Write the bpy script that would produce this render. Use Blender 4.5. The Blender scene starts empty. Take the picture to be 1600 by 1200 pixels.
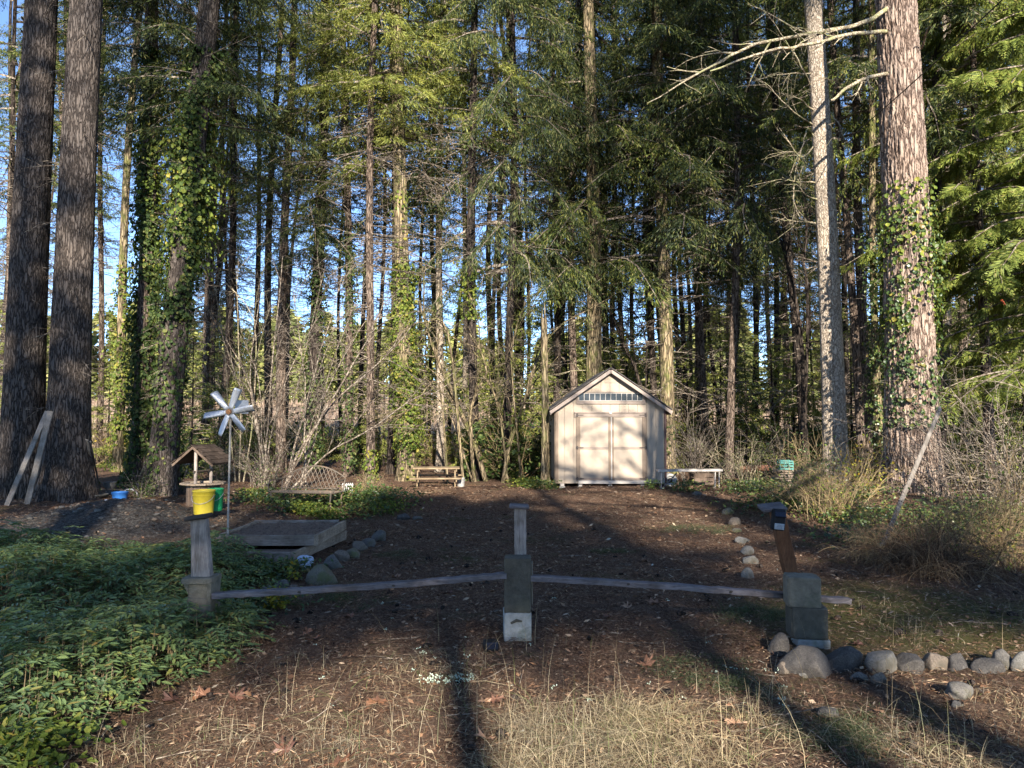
import bpy, bmesh, math, random
import numpy as np
from mathutils import Vector, Matrix
C = bpy.context.scene
COL = C.collection
R_ = math.radians
# ------------------------------------------------------------------ camera, sky, sun, exposure
F = 1200.0; PITCH = math.atan(50/1200.0); CAMZ = 1.6
cam_d = bpy.data.cameras.new('camera'); cam = bpy.data.objects.new('camera', cam_d); COL.objects.link(cam)
cam_d.sensor_width = 36; cam_d.lens = 27.0; cam_d.clip_start = 0.05; cam_d.clip_end = 1500
cam.location = (0, 0, CAMZ); cam.rotation_euler = (R_(90)+PITCH, 0, 0); C.camera = cam
SUN_EL = 23.0; SUN_AZ = 8.0      # the sun stands behind the camera, a little to its right
sd = Vector((math.sin(R_(SUN_AZ))*math.cos(R_(SUN_EL)), -math.cos(R_(SUN_AZ))*math.cos(R_(SUN_EL)), math.sin(R_(SUN_EL))))
sl = bpy.data.lights.new('sun', 'SUN'); sl.energy = 5.0; sl.angle = R_(0.5); sl.color = (1.0, 0.93, 0.82)
so = bpy.data.objects.new('sun', sl); COL.objects.link(so); so.rotation_euler = (-sd).to_track_quat('-Z', 'Y').to_euler()
wd = bpy.data.worlds.new('World'); C.world = wd; wd.use_nodes = True
wn = wd.node_tree; bg = wn.nodes['Background']
sky = wn.nodes.new('ShaderNodeTexSky'); sky.sky_type = 'NISHITA'; sky.sun_disc = False
sky.sun_elevation = R_(SUN_EL); sky.sun_rotation = R_(180-SUN_AZ); sky.air_density = 0.55; sky.dust_density = 0.0; sky.ozone_density = 2.6
wn.links.new(sky.outputs[0], bg.inputs[0]); bg.inputs[1].default_value = 0.125
C.view_settings.view_transform = 'Standard'; C.view_settings.look = 'None'; C.view_settings.exposure = 1.65; C.view_settings.gamma = 1
C.render.engine = 'CYCLES'
C.cycles.max_bounces = 6; C.cycles.diffuse_bounces = 3; C.cycles.transmission_bounces = 3

# ------------------------------------------------------------------ helpers
def W(px, py, D):
    u = (px-800)/F; v = (600-py)/F
    y = math.cos(PITCH)-math.sin(PITCH)*v; z = math.sin(PITCH)+math.cos(PITCH)*v
    return Vector((u/y*D, D, CAMZ+z/y*D))
_k = np.random.RandomState(5)
_fr = [( _k.uniform(.5,5), _k.uniform(0,6.28), _k.uniform(0,6.28)) for _ in range(14)]
def gz(x, y):
    x = np.asarray(x, float); y = np.asarray(y, float); z = np.zeros(np.broadcast(x, y).shape)
    for f, a, p in _fr: z = z+0.011/f*np.sin(f*(x*math.cos(a)+y*math.sin(a))+p)*1.6
    z = z+0.39*np.exp(-((x+5.65)**2/1.9+(y-11.2)**2/1.6))+0.10*np.exp(-((x+8)**2/3+(y-13.5)**2/5))
    z = z+0.07*np.exp(-((x+2.9)**2/2.5+(y-14.3)**2/3.0))+0.25*np.exp(-((x-6.5)**2/2.5+(y-13)**2/4))
    far = np.clip((y-26)/40, 0, 1); z = z-far*0.5+np.clip((y-72)/60, 0, 1)*3.2
    return z-0.01
def G(px, py):
    p = W(px, py, 1); d = p-Vector((0, 0, CAMZ)); t = -CAMZ/d.z
    x, y = d.x*t, d.y*t
    return Vector((x, y, float(gz(x, y))))
def nrm(a): return a/(np.linalg.norm(a, axis=-1, keepdims=True)+1e-9)

class MB:
    def __init__(s): s.v = []; s.f = []; s.n = 0
    def add(s, v, f, m=0):
        v = np.asarray(v, float); f = np.asarray(f, int)
        if len(v) == 0 or len(f) == 0: return s
        s.v.append(v); s.f.append((f+s.n, m)); s.n += len(v); return s
    def mesh(s, name, mats, smooth=False):
        me = bpy.data.meshes.new(name)
        V = np.concatenate(s.v); tot = np.concatenate([np.full(len(f), f.shape[1]) for f, m in s.f])
        idx = np.concatenate([f.ravel() for f, m in s.f]); mi = np.concatenate([np.full(len(f), m) for f, m in s.f])
        me.vertices.add(len(V)); me.vertices.foreach_set('co', V.astype(np.float32).ravel())
        me.loops.add(len(idx)); me.loops.foreach_set('vertex_index', idx.astype(np.int32))
        me.polygons.add(len(tot)); st = np.concatenate([[0], np.cumsum(tot)[:-1]])
        me.polygons.foreach_set('loop_start', st.astype(np.int32)); me.polygons.foreach_set('loop_total', tot.astype(np.int32))
        me.polygons.foreach_set('material_index', mi.astype(np.int32))
        me.polygons.foreach_set('use_smooth', np.full(len(tot), smooth, dtype=bool))
        if not isinstance(mats, (list, tuple)): mats = [mats]
        for m in mats: me.materials.append(m)
        me.update(calc_edges=True); me.validate(); return me
    def build(s, name, mats, parent=None, smooth=False):
        o = bpy.data.objects.new(name, s.mesh(name, mats, smooth)); COL.objects.link(o)
        if parent: o.parent = parent
        return o
def tag(o, label=None, cat=None, group=None, kind=None):
    if label: o['label'] = label
    if cat: o['category'] = cat
    if group: o['group'] = group
    if kind: o['kind'] = kind
    return o
def empty(name, loc=(0, 0, 0), rz=0):
    o = bpy.data.objects.new(name, None); COL.objects.link(o); o.location = loc; o.rotation_euler = (0, 0, rz); o.empty_display_size = .1
    return o
def copy_tree(o, parent=None):
    c = o.copy(); COL.objects.link(c); c.parent = parent
    for ch in list(o.children): copy_tree(ch, c)
    return c

def box(c, s, rz=0, tilt=None, bevel=0.0):
    """box with chamfered edges: c centre, s full size"""
    bm = bmesh.new(); bmesh.ops.create_cube(bm, size=1)
    for v in bm.verts: v.co = Vector((v.co.x*s[0], v.co.y*s[1], v.co.z*s[2]))
    if bevel: bmesh.ops.bevel(bm, geom=bm.edges[:], offset=bevel, segments=1, affect='EDGES')
    M = Matrix.Translation(Vector(c)) @ Matrix.Rotation(rz, 4, 'Z')
    if tilt is not None: M = M @ tilt.to_4x4()
    bm.verts.index_update(); V = np.array([(M @ v.co)[:] for v in bm.verts])
    out = {}
    for f in bm.faces: out.setdefault(len(f.verts), []).append([v.index for v in f.verts])
    bm.free(); return V, out
def addbox(mb, c, s, rz=0, tilt=None, bevel=0.0, m=0):
    V, out = box(c, s, rz, tilt, bevel); base = mb.n; mb.v.append(V); mb.n += len(V)
    for k, f in out.items(): mb.f.append((np.array(f)+base, m))
    return mb
def sweep(mb, prof, path, up=(0, 0, 1), scale=None, m=0, cap=True):
    path = np.asarray(path, float); prof = np.asarray(prof, float); n = len(path); k = len(prof)
    T = nrm(np.gradient(path, axis=0)); up = np.asarray(up, float)
    S = nrm(np.cross(T, up)); U = np.cross(S, T)
    sc = np.ones(n) if scale is None else np.asarray(scale, float)
    V = (path[:, None, :]+S[:, None, :]*(prof[None, :, 0, None]*sc[:, None, None])+U[:, None, :]*(prof[None, :, 1, None]*sc[:, None, None])).reshape(-1, 3)
    i = np.arange(n-1)[:, None]*k; j = np.arange(k)[None, :]; j2 = (j+1) % k
    q = np.stack([i+j, i+j2, i+k+j2, i+k+j], -1).reshape(-1, 4)
    base = mb.n; mb.add(V, q, m)
    if cap:
        mb.f.append((np.array([list(range(k))[::-1]])+base, m)); mb.f.append((np.array([[(n-1)*k+a for a in range(k)]])+base, m))
    return mb
def circ(n, r=1.0): return [(r*math.cos(2*math.pi*i/n), r*math.sin(2*math.pi*i/n)) for i in range(n)]
def tube(mb, path, rad, n=6, m=0, cap=False):
    path = np.asarray(path, float); d = path[-1]-path[0]
    up = (0, 0, 1) if abs(d[2]) < 0.9*np.linalg.norm(d) else (0, 1, 0)
    return sweep(mb, circ(n), path, up, np.broadcast_to(np.asarray(rad, float), (len(path),)), m, cap)
def rect(w, h, b=0.0):
    if not b: return [(-w/2, -h/2), (w/2, -h/2), (w/2, h/2), (-w/2, h/2)]
    return [(-w/2+b, -h/2), (w/2-b, -h/2), (w/2, -h/2+b), (w/2, h/2-b), (w/2-b, h/2), (-w/2+b, h/2), (-w/2, h/2-b), (-w/2, -h/2+b)]
def board(mb, a, b, w, h, up=(0, 0, 1), bend=0.0, seed=0, m=0, bev=.004, n=14, wear=.0015):
    """a sawn board from a to b, slightly bowed and worn"""
    r = np.random.RandomState(seed); a = np.array(a); b = np.array(b); t = np.linspace(0, 1, n)[:, None]
    P = a+(b-a)*t; P[:, 2] += bend*np.sin(math.pi*t[:, 0]); P += r.normal(0, wear, P.shape)
    return sweep(mb, rect(w, h, bev), P, up, 1+r.normal(0, .012, n), m)
def lathe(mb, prof, n=24, c=(0, 0, 0), m=0, closed=False):
    prof = np.asarray(prof, float); k = len(prof); a = np.linspace(0, 2*math.pi, n, endpoint=False)
    V = np.stack([prof[:, None, 0]*np.cos(a), prof[:, None, 0]*np.sin(a), np.broadcast_to(prof[:, None, 1], (k, n))], -1).reshape(-1, 3)+np.array(c)
    i = np.arange(k-1)[:, None]*n; j = np.arange(n)[None, :]; j2 = (j+1) % n
    return mb.add(V, np.stack([i+j, i+j2, i+n+j2, i+n+j], -1).reshape(-1, 4), m)
def kites(mb, P, D, S, L, Wd, mid=.45, m=0):
    P = np.asarray(P); n = len(P)
    if n == 0: return mb
    L = np.broadcast_to(L, (n,))[:, None]; Wd = np.broadcast_to(Wd, (n,))[:, None]
    V = np.stack([P, P+D*L*mid+S*Wd/2, P+D*L, P+D*L*mid-S*Wd/2], 1).reshape(-1, 3)
    return mb.add(V, np.arange(4*n).reshape(n, 4), m)
def hexleaf(mb, P, D, S, L, Wd, N=None, m=0):
    n = len(P)
    if n == 0: return mb
    L = np.broadcast_to(L, (n,))[:, None]; w = np.broadcast_to(Wd, (n,))[:, None]/2
    if N is None: N = nrm(np.cross(S, D))
    dr = -N*L*.12
    V = np.stack([P, P+D*L*.28+S*w*.95, P+D*L*.66+S*w*.8+dr*.5, P+D*L+dr, P+D*L*.66-S*w*.8+dr*.5, P+D*L*.28-S*w*.95, P+D*L*.28-N*w*.35, P+D*L*.66-N*w*.3+dr*.5], 1).reshape(-1, 3)
    b = np.arange(n)[:, None]*8
    q = np.concatenate([b+np.array([[0, 1, 2, 7]])*0+np.array([[6, 1, 2, 7]]), b+np.array([[6, 7, 4, 5]])]); t = np.concatenate([b+np.array([[0, 1, 6]]), b+np.array([[0, 6, 5]]), b+np.array([[7, 2, 3]]), b+np.array([[7, 3, 4]])])
    base = mb.n; mb.add(V, q, m); mb.f.append((t+base, m)); return mb
def rblock(mb, c, s, seed=0, rz=0, chips=5, m=0, rough=.0022):
    """cast concrete block: rounded arrises, pitted faces, broken corners"""
    if 'cube' not in _ico:
        n = 22; t = np.linspace(-1, 1, n); A, B = np.meshgrid(t, t); A = A.ravel(); B = B.ravel(); q0 = (np.arange(n-1)[:, None]*n+np.arange(n-1)[None, :]).ravel(); Q = np.stack([q0, q0+1, q0+n+1, q0+n], 1); VV = []; QQ = []
        for ax in range(3):
            for sg in (-1, 1):
                P = np.zeros((n*n, 3)); P[:, ax] = sg; P[:, (ax+1) % 3] = A; P[:, (ax+2) % 3] = B; QQ.append((Q if sg > 0 else Q[:, ::-1])+len(VV)*n*n); VV.append(P)
        _ico['cube'] = (np.concatenate(VV), np.concatenate(QQ))
    V, Fc = _ico['cube']; k = np.random.RandomState(seed); h = np.array(s)/2; r = .007; P = V*h; inn = np.clip(P, -h+r, h-r); P = inn+nrm(P-inn)*r
    for i in range(chips):
        a = nrm(k.choice([-1, 1], 3)*k.uniform(.3, 1, 3)/np.array([1, 1, 1])); lim = np.abs(a) @ h-k.uniform(.006, .016); e = np.maximum(0, P @ a-lim); P = P-a*e[:, None]
    n = sum(np.sin(P @ (nrm(k.normal(size=3))*k.uniform(40, 260))+k.uniform(0, 6)) for _ in range(14))/14; P = P+nrm(P)*(n*rough*2.2)[:, None]
    cz, sz = math.cos(rz), math.sin(rz); P = np.stack([P[:, 0]*cz-P[:, 1]*sz, P[:, 0]*sz+P[:, 1]*cz, P[:, 2]], -1)+np.array(c); return mb.add(P, Fc, m)
_ico = {}
def blob(mb, c, r, seed=0, sub=3, rough=.12, rz=0, m=0, flat=0.0, freq=1.6, cut=0):
    if sub not in _ico:
        bm = bmesh.new(); bmesh.ops.create_icosphere(bm, subdivisions=sub, radius=1); bm.verts.index_update()
        _ico[sub] = (np.array([v.co[:] for v in bm.verts]), np.array([[v.index for v in f.verts] for f in bm.faces])); bm.free()
    V, Fc = _ico[sub]; k = np.random.RandomState(seed); d = np.ones(len(V))
    for i in range(12):
        a = nrm(k.normal(size=3)); f = k.uniform(.6, 3.2)*freq; d = d+rough*1.3/(f)*np.sin(f*(V @ a)+k.uniform(0, 6.28))
    if cut:
        d = d/d.mean(); P = V*np.clip(d, .8, 1.18)[:, None]
        for i in range(cut):
            a = nrm(k.normal(size=3)*np.array([1, 1, .8])); cc = k.uniform(.6, .88); e = np.maximum(0, P @ a-cc); P = P-a*(e*.88)[:, None]
        P = P+V*(.012*np.sin(17*V[:, :1]+5*V[:, 1:2])*np.sin(15*V[:, 2:3]+k.uniform(0, 6)))
    else: P = V*d[:, None]
    if flat: P[:, 2] = np.maximum(P[:, 2], -flat)
    P = P*np.array(r); cz, sz = math.cos(rz), math.sin(rz)
    P = np.stack([P[:, 0]*cz-P[:, 1]*sz, P[:, 0]*sz+P[:, 1]*cz, P[:, 2]], -1)+np.array(c)
    return mb.add(P, Fc, m)

# ------------------------------------------------------------------ materials
def nmat(name):
    m = bpy.data.materials.new(name); m.use_nodes = True; nt = m.node_tree
    return m, nt, nt.nodes['Principled BSDF'], nt.nodes['Material Output']
def nd(nt, t, **k):
    n = nt.nodes.new(t)
    for a, b in k.items():
        if a.startswith('i_'):
            key = a[2:]; key = int(key) if key.isdigit() else key
            n.inputs[key].default_value = b
        else: setattr(n, a, b)
    return n
def ramp(nt, fac, stops):
    r = nt.nodes.new('ShaderNodeValToRGB'); e = r.color_ramp.elements
    while len(e) < len(stops): e.new(.5)
    for k, (p, c) in enumerate(stops): e[k].position = p; e[k].color = (*c, 1) if len(c) == 3 else c
    nt.links.new(fac, r.inputs[0]); return r.outputs[0]
def coords(nt, scale=(1, 1, 1), kind='Object'):
    tc = nt.nodes.new('ShaderNodeTexCoord'); mp = nt.nodes.new('ShaderNodeMapping'); mp.inputs['Scale'].default_value = scale
    nt.links.new(tc.outputs[kind], mp.inputs[0]); return mp.outputs[0]
def noise(nt, vec, scale, detail=6, rough=.6, out=0, dist=0.0):
    n = nd(nt, 'ShaderNodeTexNoise'); n.inputs['Scale'].default_value = scale; n.inputs['Detail'].default_value = detail; n.inputs['Roughness'].default_value = rough; n.inputs['Distortion'].default_value = dist
    nt.links.new(vec, n.inputs['Vector']); return n.outputs[out]
def mixc(nt, a, b, f, mode='MIX'):
    n = nt.nodes.new('ShaderNodeMix'); n.data_type = 'RGBA'; n.blend_type = mode
    for s, k in ((f, 0), (a, 6), (b, 7)):
        if hasattr(s, 'is_linked') or isinstance(s, bpy.types.NodeSocket): nt.links.new(s, n.inputs[k])
        elif k == 0: n.inputs[0].default_value = s
        else: n.inputs[k].default_value = (*s, 1)
    return n.outputs[2]
def bump(nt, bs, h, strength=.5, dist=.02):
    b = nt.nodes.new('ShaderNodeBump'); b.inputs['Strength'].default_value = strength; b.inputs['Distance'].default_value = dist
    nt.links.new(h, b.inputs['Height']); nt.links.new(b.outputs[0], bs.inputs['Normal'])
def math_(nt, op, a, b):
    n = nt.nodes.new('ShaderNodeMath'); n.operation = op
    for k, s in enumerate((a, b)):
        if isinstance(s, bpy.types.NodeSocket): nt.links.new(s, n.inputs[k])
        else: n.inputs[k].default_value = s
    return n.outputs[0]

def foliage(name, stops, trans=.35, rough=.55, spec=.3, tr_tint=(1.25, 1.2, .6)):
    m, nt, bs, out = nmat(name)
    g = nt.nodes.new('ShaderNodeNewGeometry'); col = ramp(nt, g.outputs['Random Per Island'], stops)
    n = noise(nt, coords(nt, kind='Generated'), 7, 2); lum = ramp(nt, n, [(.3, (.72, .75, .8)), (.7, (1.2, 1.15, 1.0))])
    col = mixc(nt, col, lum, 1.0, 'MULTIPLY')
    nt.links.new(col, bs.inputs['Base Color']); bs.inputs['Roughness'].default_value = rough; bs.inputs['Specular IOR Level'].default_value = spec
    t = nt.nodes.new('ShaderNodeBsdfTranslucent'); tc = mixc(nt, col, tr_tint, 1.0, 'MULTIPLY'); nt.links.new(tc, t.inputs[0])
    mx = nt.nodes.new('ShaderNodeMixShader'); mx.inputs[0].default_value = trans
    nt.links.new(bs.outputs[0], mx.inputs[1]); nt.links.new(t.outputs[0], mx.inputs[2]); nt.links.new(mx.outputs[0], out.inputs[0])
    return m
M = {}
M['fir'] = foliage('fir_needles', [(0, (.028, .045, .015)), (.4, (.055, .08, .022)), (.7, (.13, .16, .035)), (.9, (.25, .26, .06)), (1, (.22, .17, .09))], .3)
M['firdark'] = foliage('shaded_hemlock_needles', [(0, (.012, .021, .009)), (.5, (.032, .048, .015)), (.8, (.10, .125, .032)), (1, (.22, .20, .07))], .25)  # hemlock green, darkened in colour for canopy that lies in shade
M['firlit'] = foliage('sunlit_fir_needles', [(0, (.08, .105, .025)), (.5, (.21, .235, .055)), (.9, (.34, .35, .09)), (1, (.32, .26, .13))], .4)  # brighter needle tone stands in for sunlight on these crowns
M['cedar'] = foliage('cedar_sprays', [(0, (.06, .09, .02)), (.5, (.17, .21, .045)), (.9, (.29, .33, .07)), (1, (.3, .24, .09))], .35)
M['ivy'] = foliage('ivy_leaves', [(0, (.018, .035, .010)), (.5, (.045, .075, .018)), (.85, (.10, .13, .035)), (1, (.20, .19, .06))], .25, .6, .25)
M['ivylight'] = foliage('sunlit_yellow_ivy_leaves', [(0, (.05, .08, .014)), (.5, (.13, .18, .03)), (.85, (.22, .25, .045)), (1, (.34, .28, .06))], .35, .6, .25)  # yellowish leaves; on some trunks the tone stands in for sunlit ivy
M['cover'] = foliage('oregon_grape_leaves', [(0, (.07, .12, .05)), (.5, (.14, .205, .085)), (.85, (.21, .27, .085)), (.97, (.26, .25, .07)), (1, (.25, .14, .06))], .25, .45, .45)
M['salal'] = foliage('salal_leaves', [(0, (.03, .055, .018)), (.5, (.06, .10, .028)), (.88, (.13, .17, .04)), (1, (.22, .16, .06))], .25, .4, .5)
M['yellowleaf'] = foliage('yellow_leaves', [(0, (.16, .2, .03)), (.6, (.34, .32, .04)), (1, (.45, .28, .04))], .4)
M['grass'] = foliage('dry_grass_blades', [(0, (.13, .095, .06)), (.45, (.33, .26, .17)), (.86, (.50, .42, .29)), (.94, (.17, .19, .08)), (1, (.11, .15, .05))], .25, .7, .2)
M['greengrass'] = foliage('green_sprigs', [(0, (.035, .05, .022)), (.7, (.085, .11, .05)), (1, (.16, .14, .08))], .3)
M['drystem'] = foliage('dry_stems', [(0, (.12, .08, .05)), (.5, (.22, .16, .09)), (1, (.34, .26, .15))], .1, .8, .2, (1, 1, 1))
M['brownstem'] = foliage('brown_dry_stems', [(0, (.05, .03, .02)), (.6, (.13, .08, .05)), (1, (.30, .21, .13))], .05, .85, .1, (1, 1, 1))
M['field'] = foliage('pink_field_brush', [(0, (.22, .15, .11)), (.5, (.36, .26, .20)), (1, (.46, .36, .26))], .3, .8, .2, (1, 1, 1))
M['distant'] = foliage('far_tree_foliage', [(0, (.09, .11, .035)), (.5, (.20, .22, .06)), (1, (.32, .30, .12))], .2)
M['litter'] = foliage('needle_litter', [(0, (.028, .018, .013)), (.4, (.115, .06, .036)), (.7, (.24, .135, .08)), (.9, (.36, .26, .18)), (.99, (.36, .28, .2)), (1, (.4, .4, .34))], .0, .85, .2)
M['lichen'] = foliage('pale_lichen', [(0, (.32, .40, .32)), (1, (.55, .62, .52))], .1, .9, .1, (1, 1, 1))

def bark(name, dark, mid, light, zs=.16, sc=26, moss=None, bstr=1.0):
    m, nt, bs, out = nmat(name)
    v = coords(nt, (1, 1, zs)); n1 = noise(nt, v, sc, 5, .65, dist=.6)
    vo = nd(nt, 'ShaderNodeTexVoronoi', feature='DISTANCE_TO_EDGE'); vo.inputs['Scale'].default_value = sc*.55
    wv = nt.nodes.new('ShaderNodeVectorMath'); wv.operation = 'MULTIPLY_ADD'
    nt.links.new(noise(nt, v, sc*.5, 2, out=1), wv.inputs[0]); wv.inputs[1].default_value = (.12, .12, .12); nt.links.new(v, wv.inputs[2])
    nt.links.new(wv.outputs[0], vo.inputs['Vector'])
    h = math_(nt, 'MULTIPLY', math_(nt, 'MINIMUM', math_(nt, 'MULTIPLY', vo.outputs[0], 4.5), 1.0), math_(nt, 'ADD', n1, .25))
    big = noise(nt, coords(nt, (1, 1, .5)), 2.2, 3)
    col = ramp(nt, h, [(.05, dark), (.38, mid), (.8, light)])
    col = mixc(nt, col, ramp(nt, big, [(.3, (.75, .75, .78)), (.7, (1.15, 1.1, 1.05))]), 1.0, 'MULTIPLY')
    if moss:
        mn = noise(nt, coords(nt, (1, 1, .6)), 3.2, 5, .7); col = mixc(nt, col, moss, ramp(nt, mn, [(.5, (0, 0, 0)), (.64, (.8, .8, .8))]))
    nt.links.new(col, bs.inputs['Base Color']); bs.inputs['Roughness'].default_value = .9; bs.inputs['Specular IOR Level'].default_value = .15
    bump(nt, bs, h, bstr, .03); return m
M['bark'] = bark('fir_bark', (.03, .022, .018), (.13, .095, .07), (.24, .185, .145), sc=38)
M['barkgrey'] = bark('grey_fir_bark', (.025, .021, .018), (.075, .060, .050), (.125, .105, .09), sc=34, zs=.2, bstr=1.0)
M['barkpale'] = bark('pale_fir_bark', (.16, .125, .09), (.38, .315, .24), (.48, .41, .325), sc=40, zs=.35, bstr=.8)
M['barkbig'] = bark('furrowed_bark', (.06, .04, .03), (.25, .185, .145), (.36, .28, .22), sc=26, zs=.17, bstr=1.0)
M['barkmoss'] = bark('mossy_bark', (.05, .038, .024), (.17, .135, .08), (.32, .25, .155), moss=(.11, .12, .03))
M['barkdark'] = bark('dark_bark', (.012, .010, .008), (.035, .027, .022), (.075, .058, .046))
M['twig'] = bark('dead_twig_bark', (.06, .045, .035), (.16, .13, .10), (.28, .24, .19), zs=1, sc=20, bstr=.2)
M['twigpale'] = bark('pale_limb_bark', (.12, .095, .06), (.28, .235, .165), (.40, .35, .25), zs=1, sc=24, moss=(.22, .23, .09), bstr=.4)

def wood(name, dark, light, axis=2, sc=9, rough=.8, knots=True, bs_=.35):
    m, nt, bs, out = nmat(name); s = [14, 14, 14]; s[axis] = .9
    v = coords(nt, tuple(s)); n = noise(nt, v, sc*.35, 7, .7, dist=.8)
    w = nd(nt, 'ShaderNodeTexNoise'); w.inputs['Scale'].default_value = sc*1.8; w.inputs['Detail'].default_value = 3; nt.links.new(v, w.inputs['Vector'])
    h = math_(nt, 'ADD', math_(nt, 'MULTIPLY', n, .6), math_(nt, 'MULTIPLY', w.outputs[0], .4))
    col = ramp(nt, h, [(.34, dark), (.5, tuple((a+b)/2 for a, b in zip(dark, light))), (.66, light)])
    bl = noise(nt, coords(nt), 5, 4); col = mixc(nt, col, ramp(nt, bl, [(.35, (.6, .58, .55)), (.65, (1.1, 1.1, 1.1))]), 1.0, 'MULTIPLY')
    nt.links.new(col, bs.inputs['Base Color']); bs.inputs['Roughness'].default_value = rough; bs.inputs['Specular IOR Level'].default_value = .2
    bump(nt, bs, h, bs_, .006); return m
M['woodx'] = wood('weathered_wood_rail', (.08, .068, .068), (.24, .21, .21), 0)
M['woodz'] = wood('weathered_wood_post', (.16, .13, .11), (.46, .39, .34), 2)
M['woodplank'] = wood('old_plank_wood', (.14, .12, .10), (.34, .295, .25), 2)
M['woodbrown'] = wood('brown_cedar_post', (.10, .045, .022), (.23, .105, .052), 2)
M['wooddark'] = wood('dark_wood', (.03, .024, .02), (.10, .08, .065), 0)
M['woodbed'] = wood('raised_bed_wood', (.13, .10, .08), (.36, .29, .235), 0)
M['woodbedy'] = wood('raised_bed_side_wood', (.19, .14, .10), (.46, .36, .26), 1)
M['woodwell'] = wood('well_wood', (.06, .042, .03), (.19, .135, .10), 2)
M['shingle'] = wood('cedar_shingle', (.022, .016, .013), (.085, .06, .045), 1)
M['woodtable'] = wood('table_wood', (.14, .10, .06), (.34, .25, .15), 0)

def plain(name, col, rough=.6, metal=0.0, var=.15, sc=12, bs_=0.0, spec=.4, dirt=None):
    m, nt, bs, out = nmat(name); n = noise(nt, coords(nt), sc, 6, .65)
    c = ramp(nt, n, [(.3, tuple(max(0, x*(1-var)) for x in col)), (.7, tuple(min(1, x*(1+var)) for x in col))])
    if dirt:
        dn = noise(nt, coords(nt), sc*.35, 7, .75); c = mixc(nt, c, dirt, ramp(nt, dn, [(.5, (0, 0, 0)), (.68, (.75, .75, .75))]))
    nt.links.new(c, bs.inputs['Base Color']); bs.inputs['Roughness'].default_value = rough; bs.inputs['Metallic'].default_value = metal; bs.inputs['Specular IOR Level'].default_value = spec
    if bs_: bump(nt, bs, noise(nt, coords(nt), sc*6, 6, .7), bs_, .006)
    return m
M['wall'] = plain('shed_wall_paint', (.315, .25, .185), .65, var=.09, sc=3, bs_=.15)
M['door'] = plain('shed_door_paint', (.32, .255, .19), .6, var=.09, sc=3, bs_=.1)
M['trim'] = plain('shed_brown_trim', (.17, .12, .08), .6, var=.15, sc=9)
M['trimpink'] = plain('shed_rail_trim', (.21, .16, .125), .6, var=.12)
M['fascia'] = plain('shed_fascia_paint', (.24, .185, .15), .6, var=.12)
M['maroon'] = plain('dark_corner_trim', (.07, .03, .025), .6)
M['white'] = plain('white_paint', (.36, .32, .28), .5, var=.06)
M['rooftile'] = plain('roof_shingle_felt', (.07, .06, .055), .9, var=.4, sc=30, bs_=.5)
M['glass'] = plain('dark_window_glass', (.03, .034, .04), .12, var=.3, spec=.6)
M['iron'] = plain('rusty_black_iron', (.055, .04, .032), .65, var=.4, sc=40, bs_=.2)
M['benchmetal'] = plain('weathered_bench_iron', (.085, .068, .05), .7, var=.35, sc=30, dirt=(.2, .12, .07))
M['concrete'] = plain('mossy_concrete', (.17, .145, .105), .9, var=.35, sc=16, bs_=.9, dirt=(.07, .075, .045))
M['concretedark'] = plain('dark_mossy_concrete', (.085, .074, .055), .95, var=.35, sc=16, bs_=1.0, dirt=(.13, .115, .07))
M['concretepale'] = plain('pale_concrete', (.33, .32, .29), .9, var=.25, sc=18, bs_=.9, dirt=(.16, .17, .10))
M['steel'] = plain('galvanised_steel', (.42, .43, .45), .5, .55, var=.14, sc=18)
M['rust'] = plain('rusty_hub', (.32, .15, .06), .7, .2, var=.4, sc=60)
M['polegrey'] = plain('old_grey_pole', (.30, .27, .23), .7, var=.2, sc=30)
M['yellow'] = plain('yellow_plastic', (.50, .38, .03), .5, var=.14, dirt=(.42, .34, .05))
M['green'] = plain('green_plastic', (.015, .24, .085), .45, var=.07)
M['blue'] = plain('blue_plastic', (.025, .12, .36), .45, var=.1)
M['whiteplastic'] = plain('white_plastic', (.28, .27, .25), .5, var=.08, dirt=(.4, .38, .34))
M['black'] = plain('black_plastic', (.010, .010, .011), .6, spec=.2, var=.2)
M['pv'] = plain('solar_cell', (.010, .014, .028), .5, var=.2, spec=.25)
M['lens'] = plain('clear_lamp_lens', (.35, .38, .4), .2, var=.3, sc=60)
M['teal'] = plain('teal_plastic', (.05, .23, .20), .5, var=.15)
M['terra'] = plain('pinkish_dirt', (.25, .16, .12), .9)
M['soil'] = plain('bed_soil', (.075, .055, .042), .95, var=.5, sc=30, bs_=1.0, dirt=(.16, .10, .06))
M['cable'] = plain('black_cable', (.02, .02, .02), .6)
M['orange'] = plain('orange_ribbon', (.75, .16, .06), .6)
M['redlog'] = plain('reddish_log', (.27, .12, .07), .85, var=.4, sc=20, bs_=.6)
M['bedlitter'] = plain('bed_leaf_litter', (.15, .10, .07), .95, var=.6, sc=34, bs_=1.0, dirt=(.26, .17, .11))
M['cloth'] = plain('blue_white_cloth', (.42, .47, .56), .8, var=.35, sc=40)
def stone(name, col, dirt, f=.5, sc=14):
    m, nt, bs, out = nmat(name); v = coords(nt)
    n = noise(nt, v, sc, 8, .7); c = ramp(nt, n, [(.3, tuple(x*.6 for x in col)), (.7, tuple(min(1, x*1.35) for x in col))])
    sp = noise(nt, v, sc*8, 2); c = mixc(nt, c, ramp(nt, sp, [(.35, (.7, .7, .7)), (.65, (1.25, 1.25, 1.25))]), 1.0, 'MULTIPLY')
    d = noise(nt, v, sc*.5, 6, .75); c = mixc(nt, c, dirt, ramp(nt, d, [(f, (0, 0, 0)), (f+.13, (.9, .9, .9))]))
    nt.links.new(c, bs.inputs['Base Color']); bs.inputs['Roughness'].default_value = .85; bump(nt, bs, n, .5, .02); return m
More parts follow.
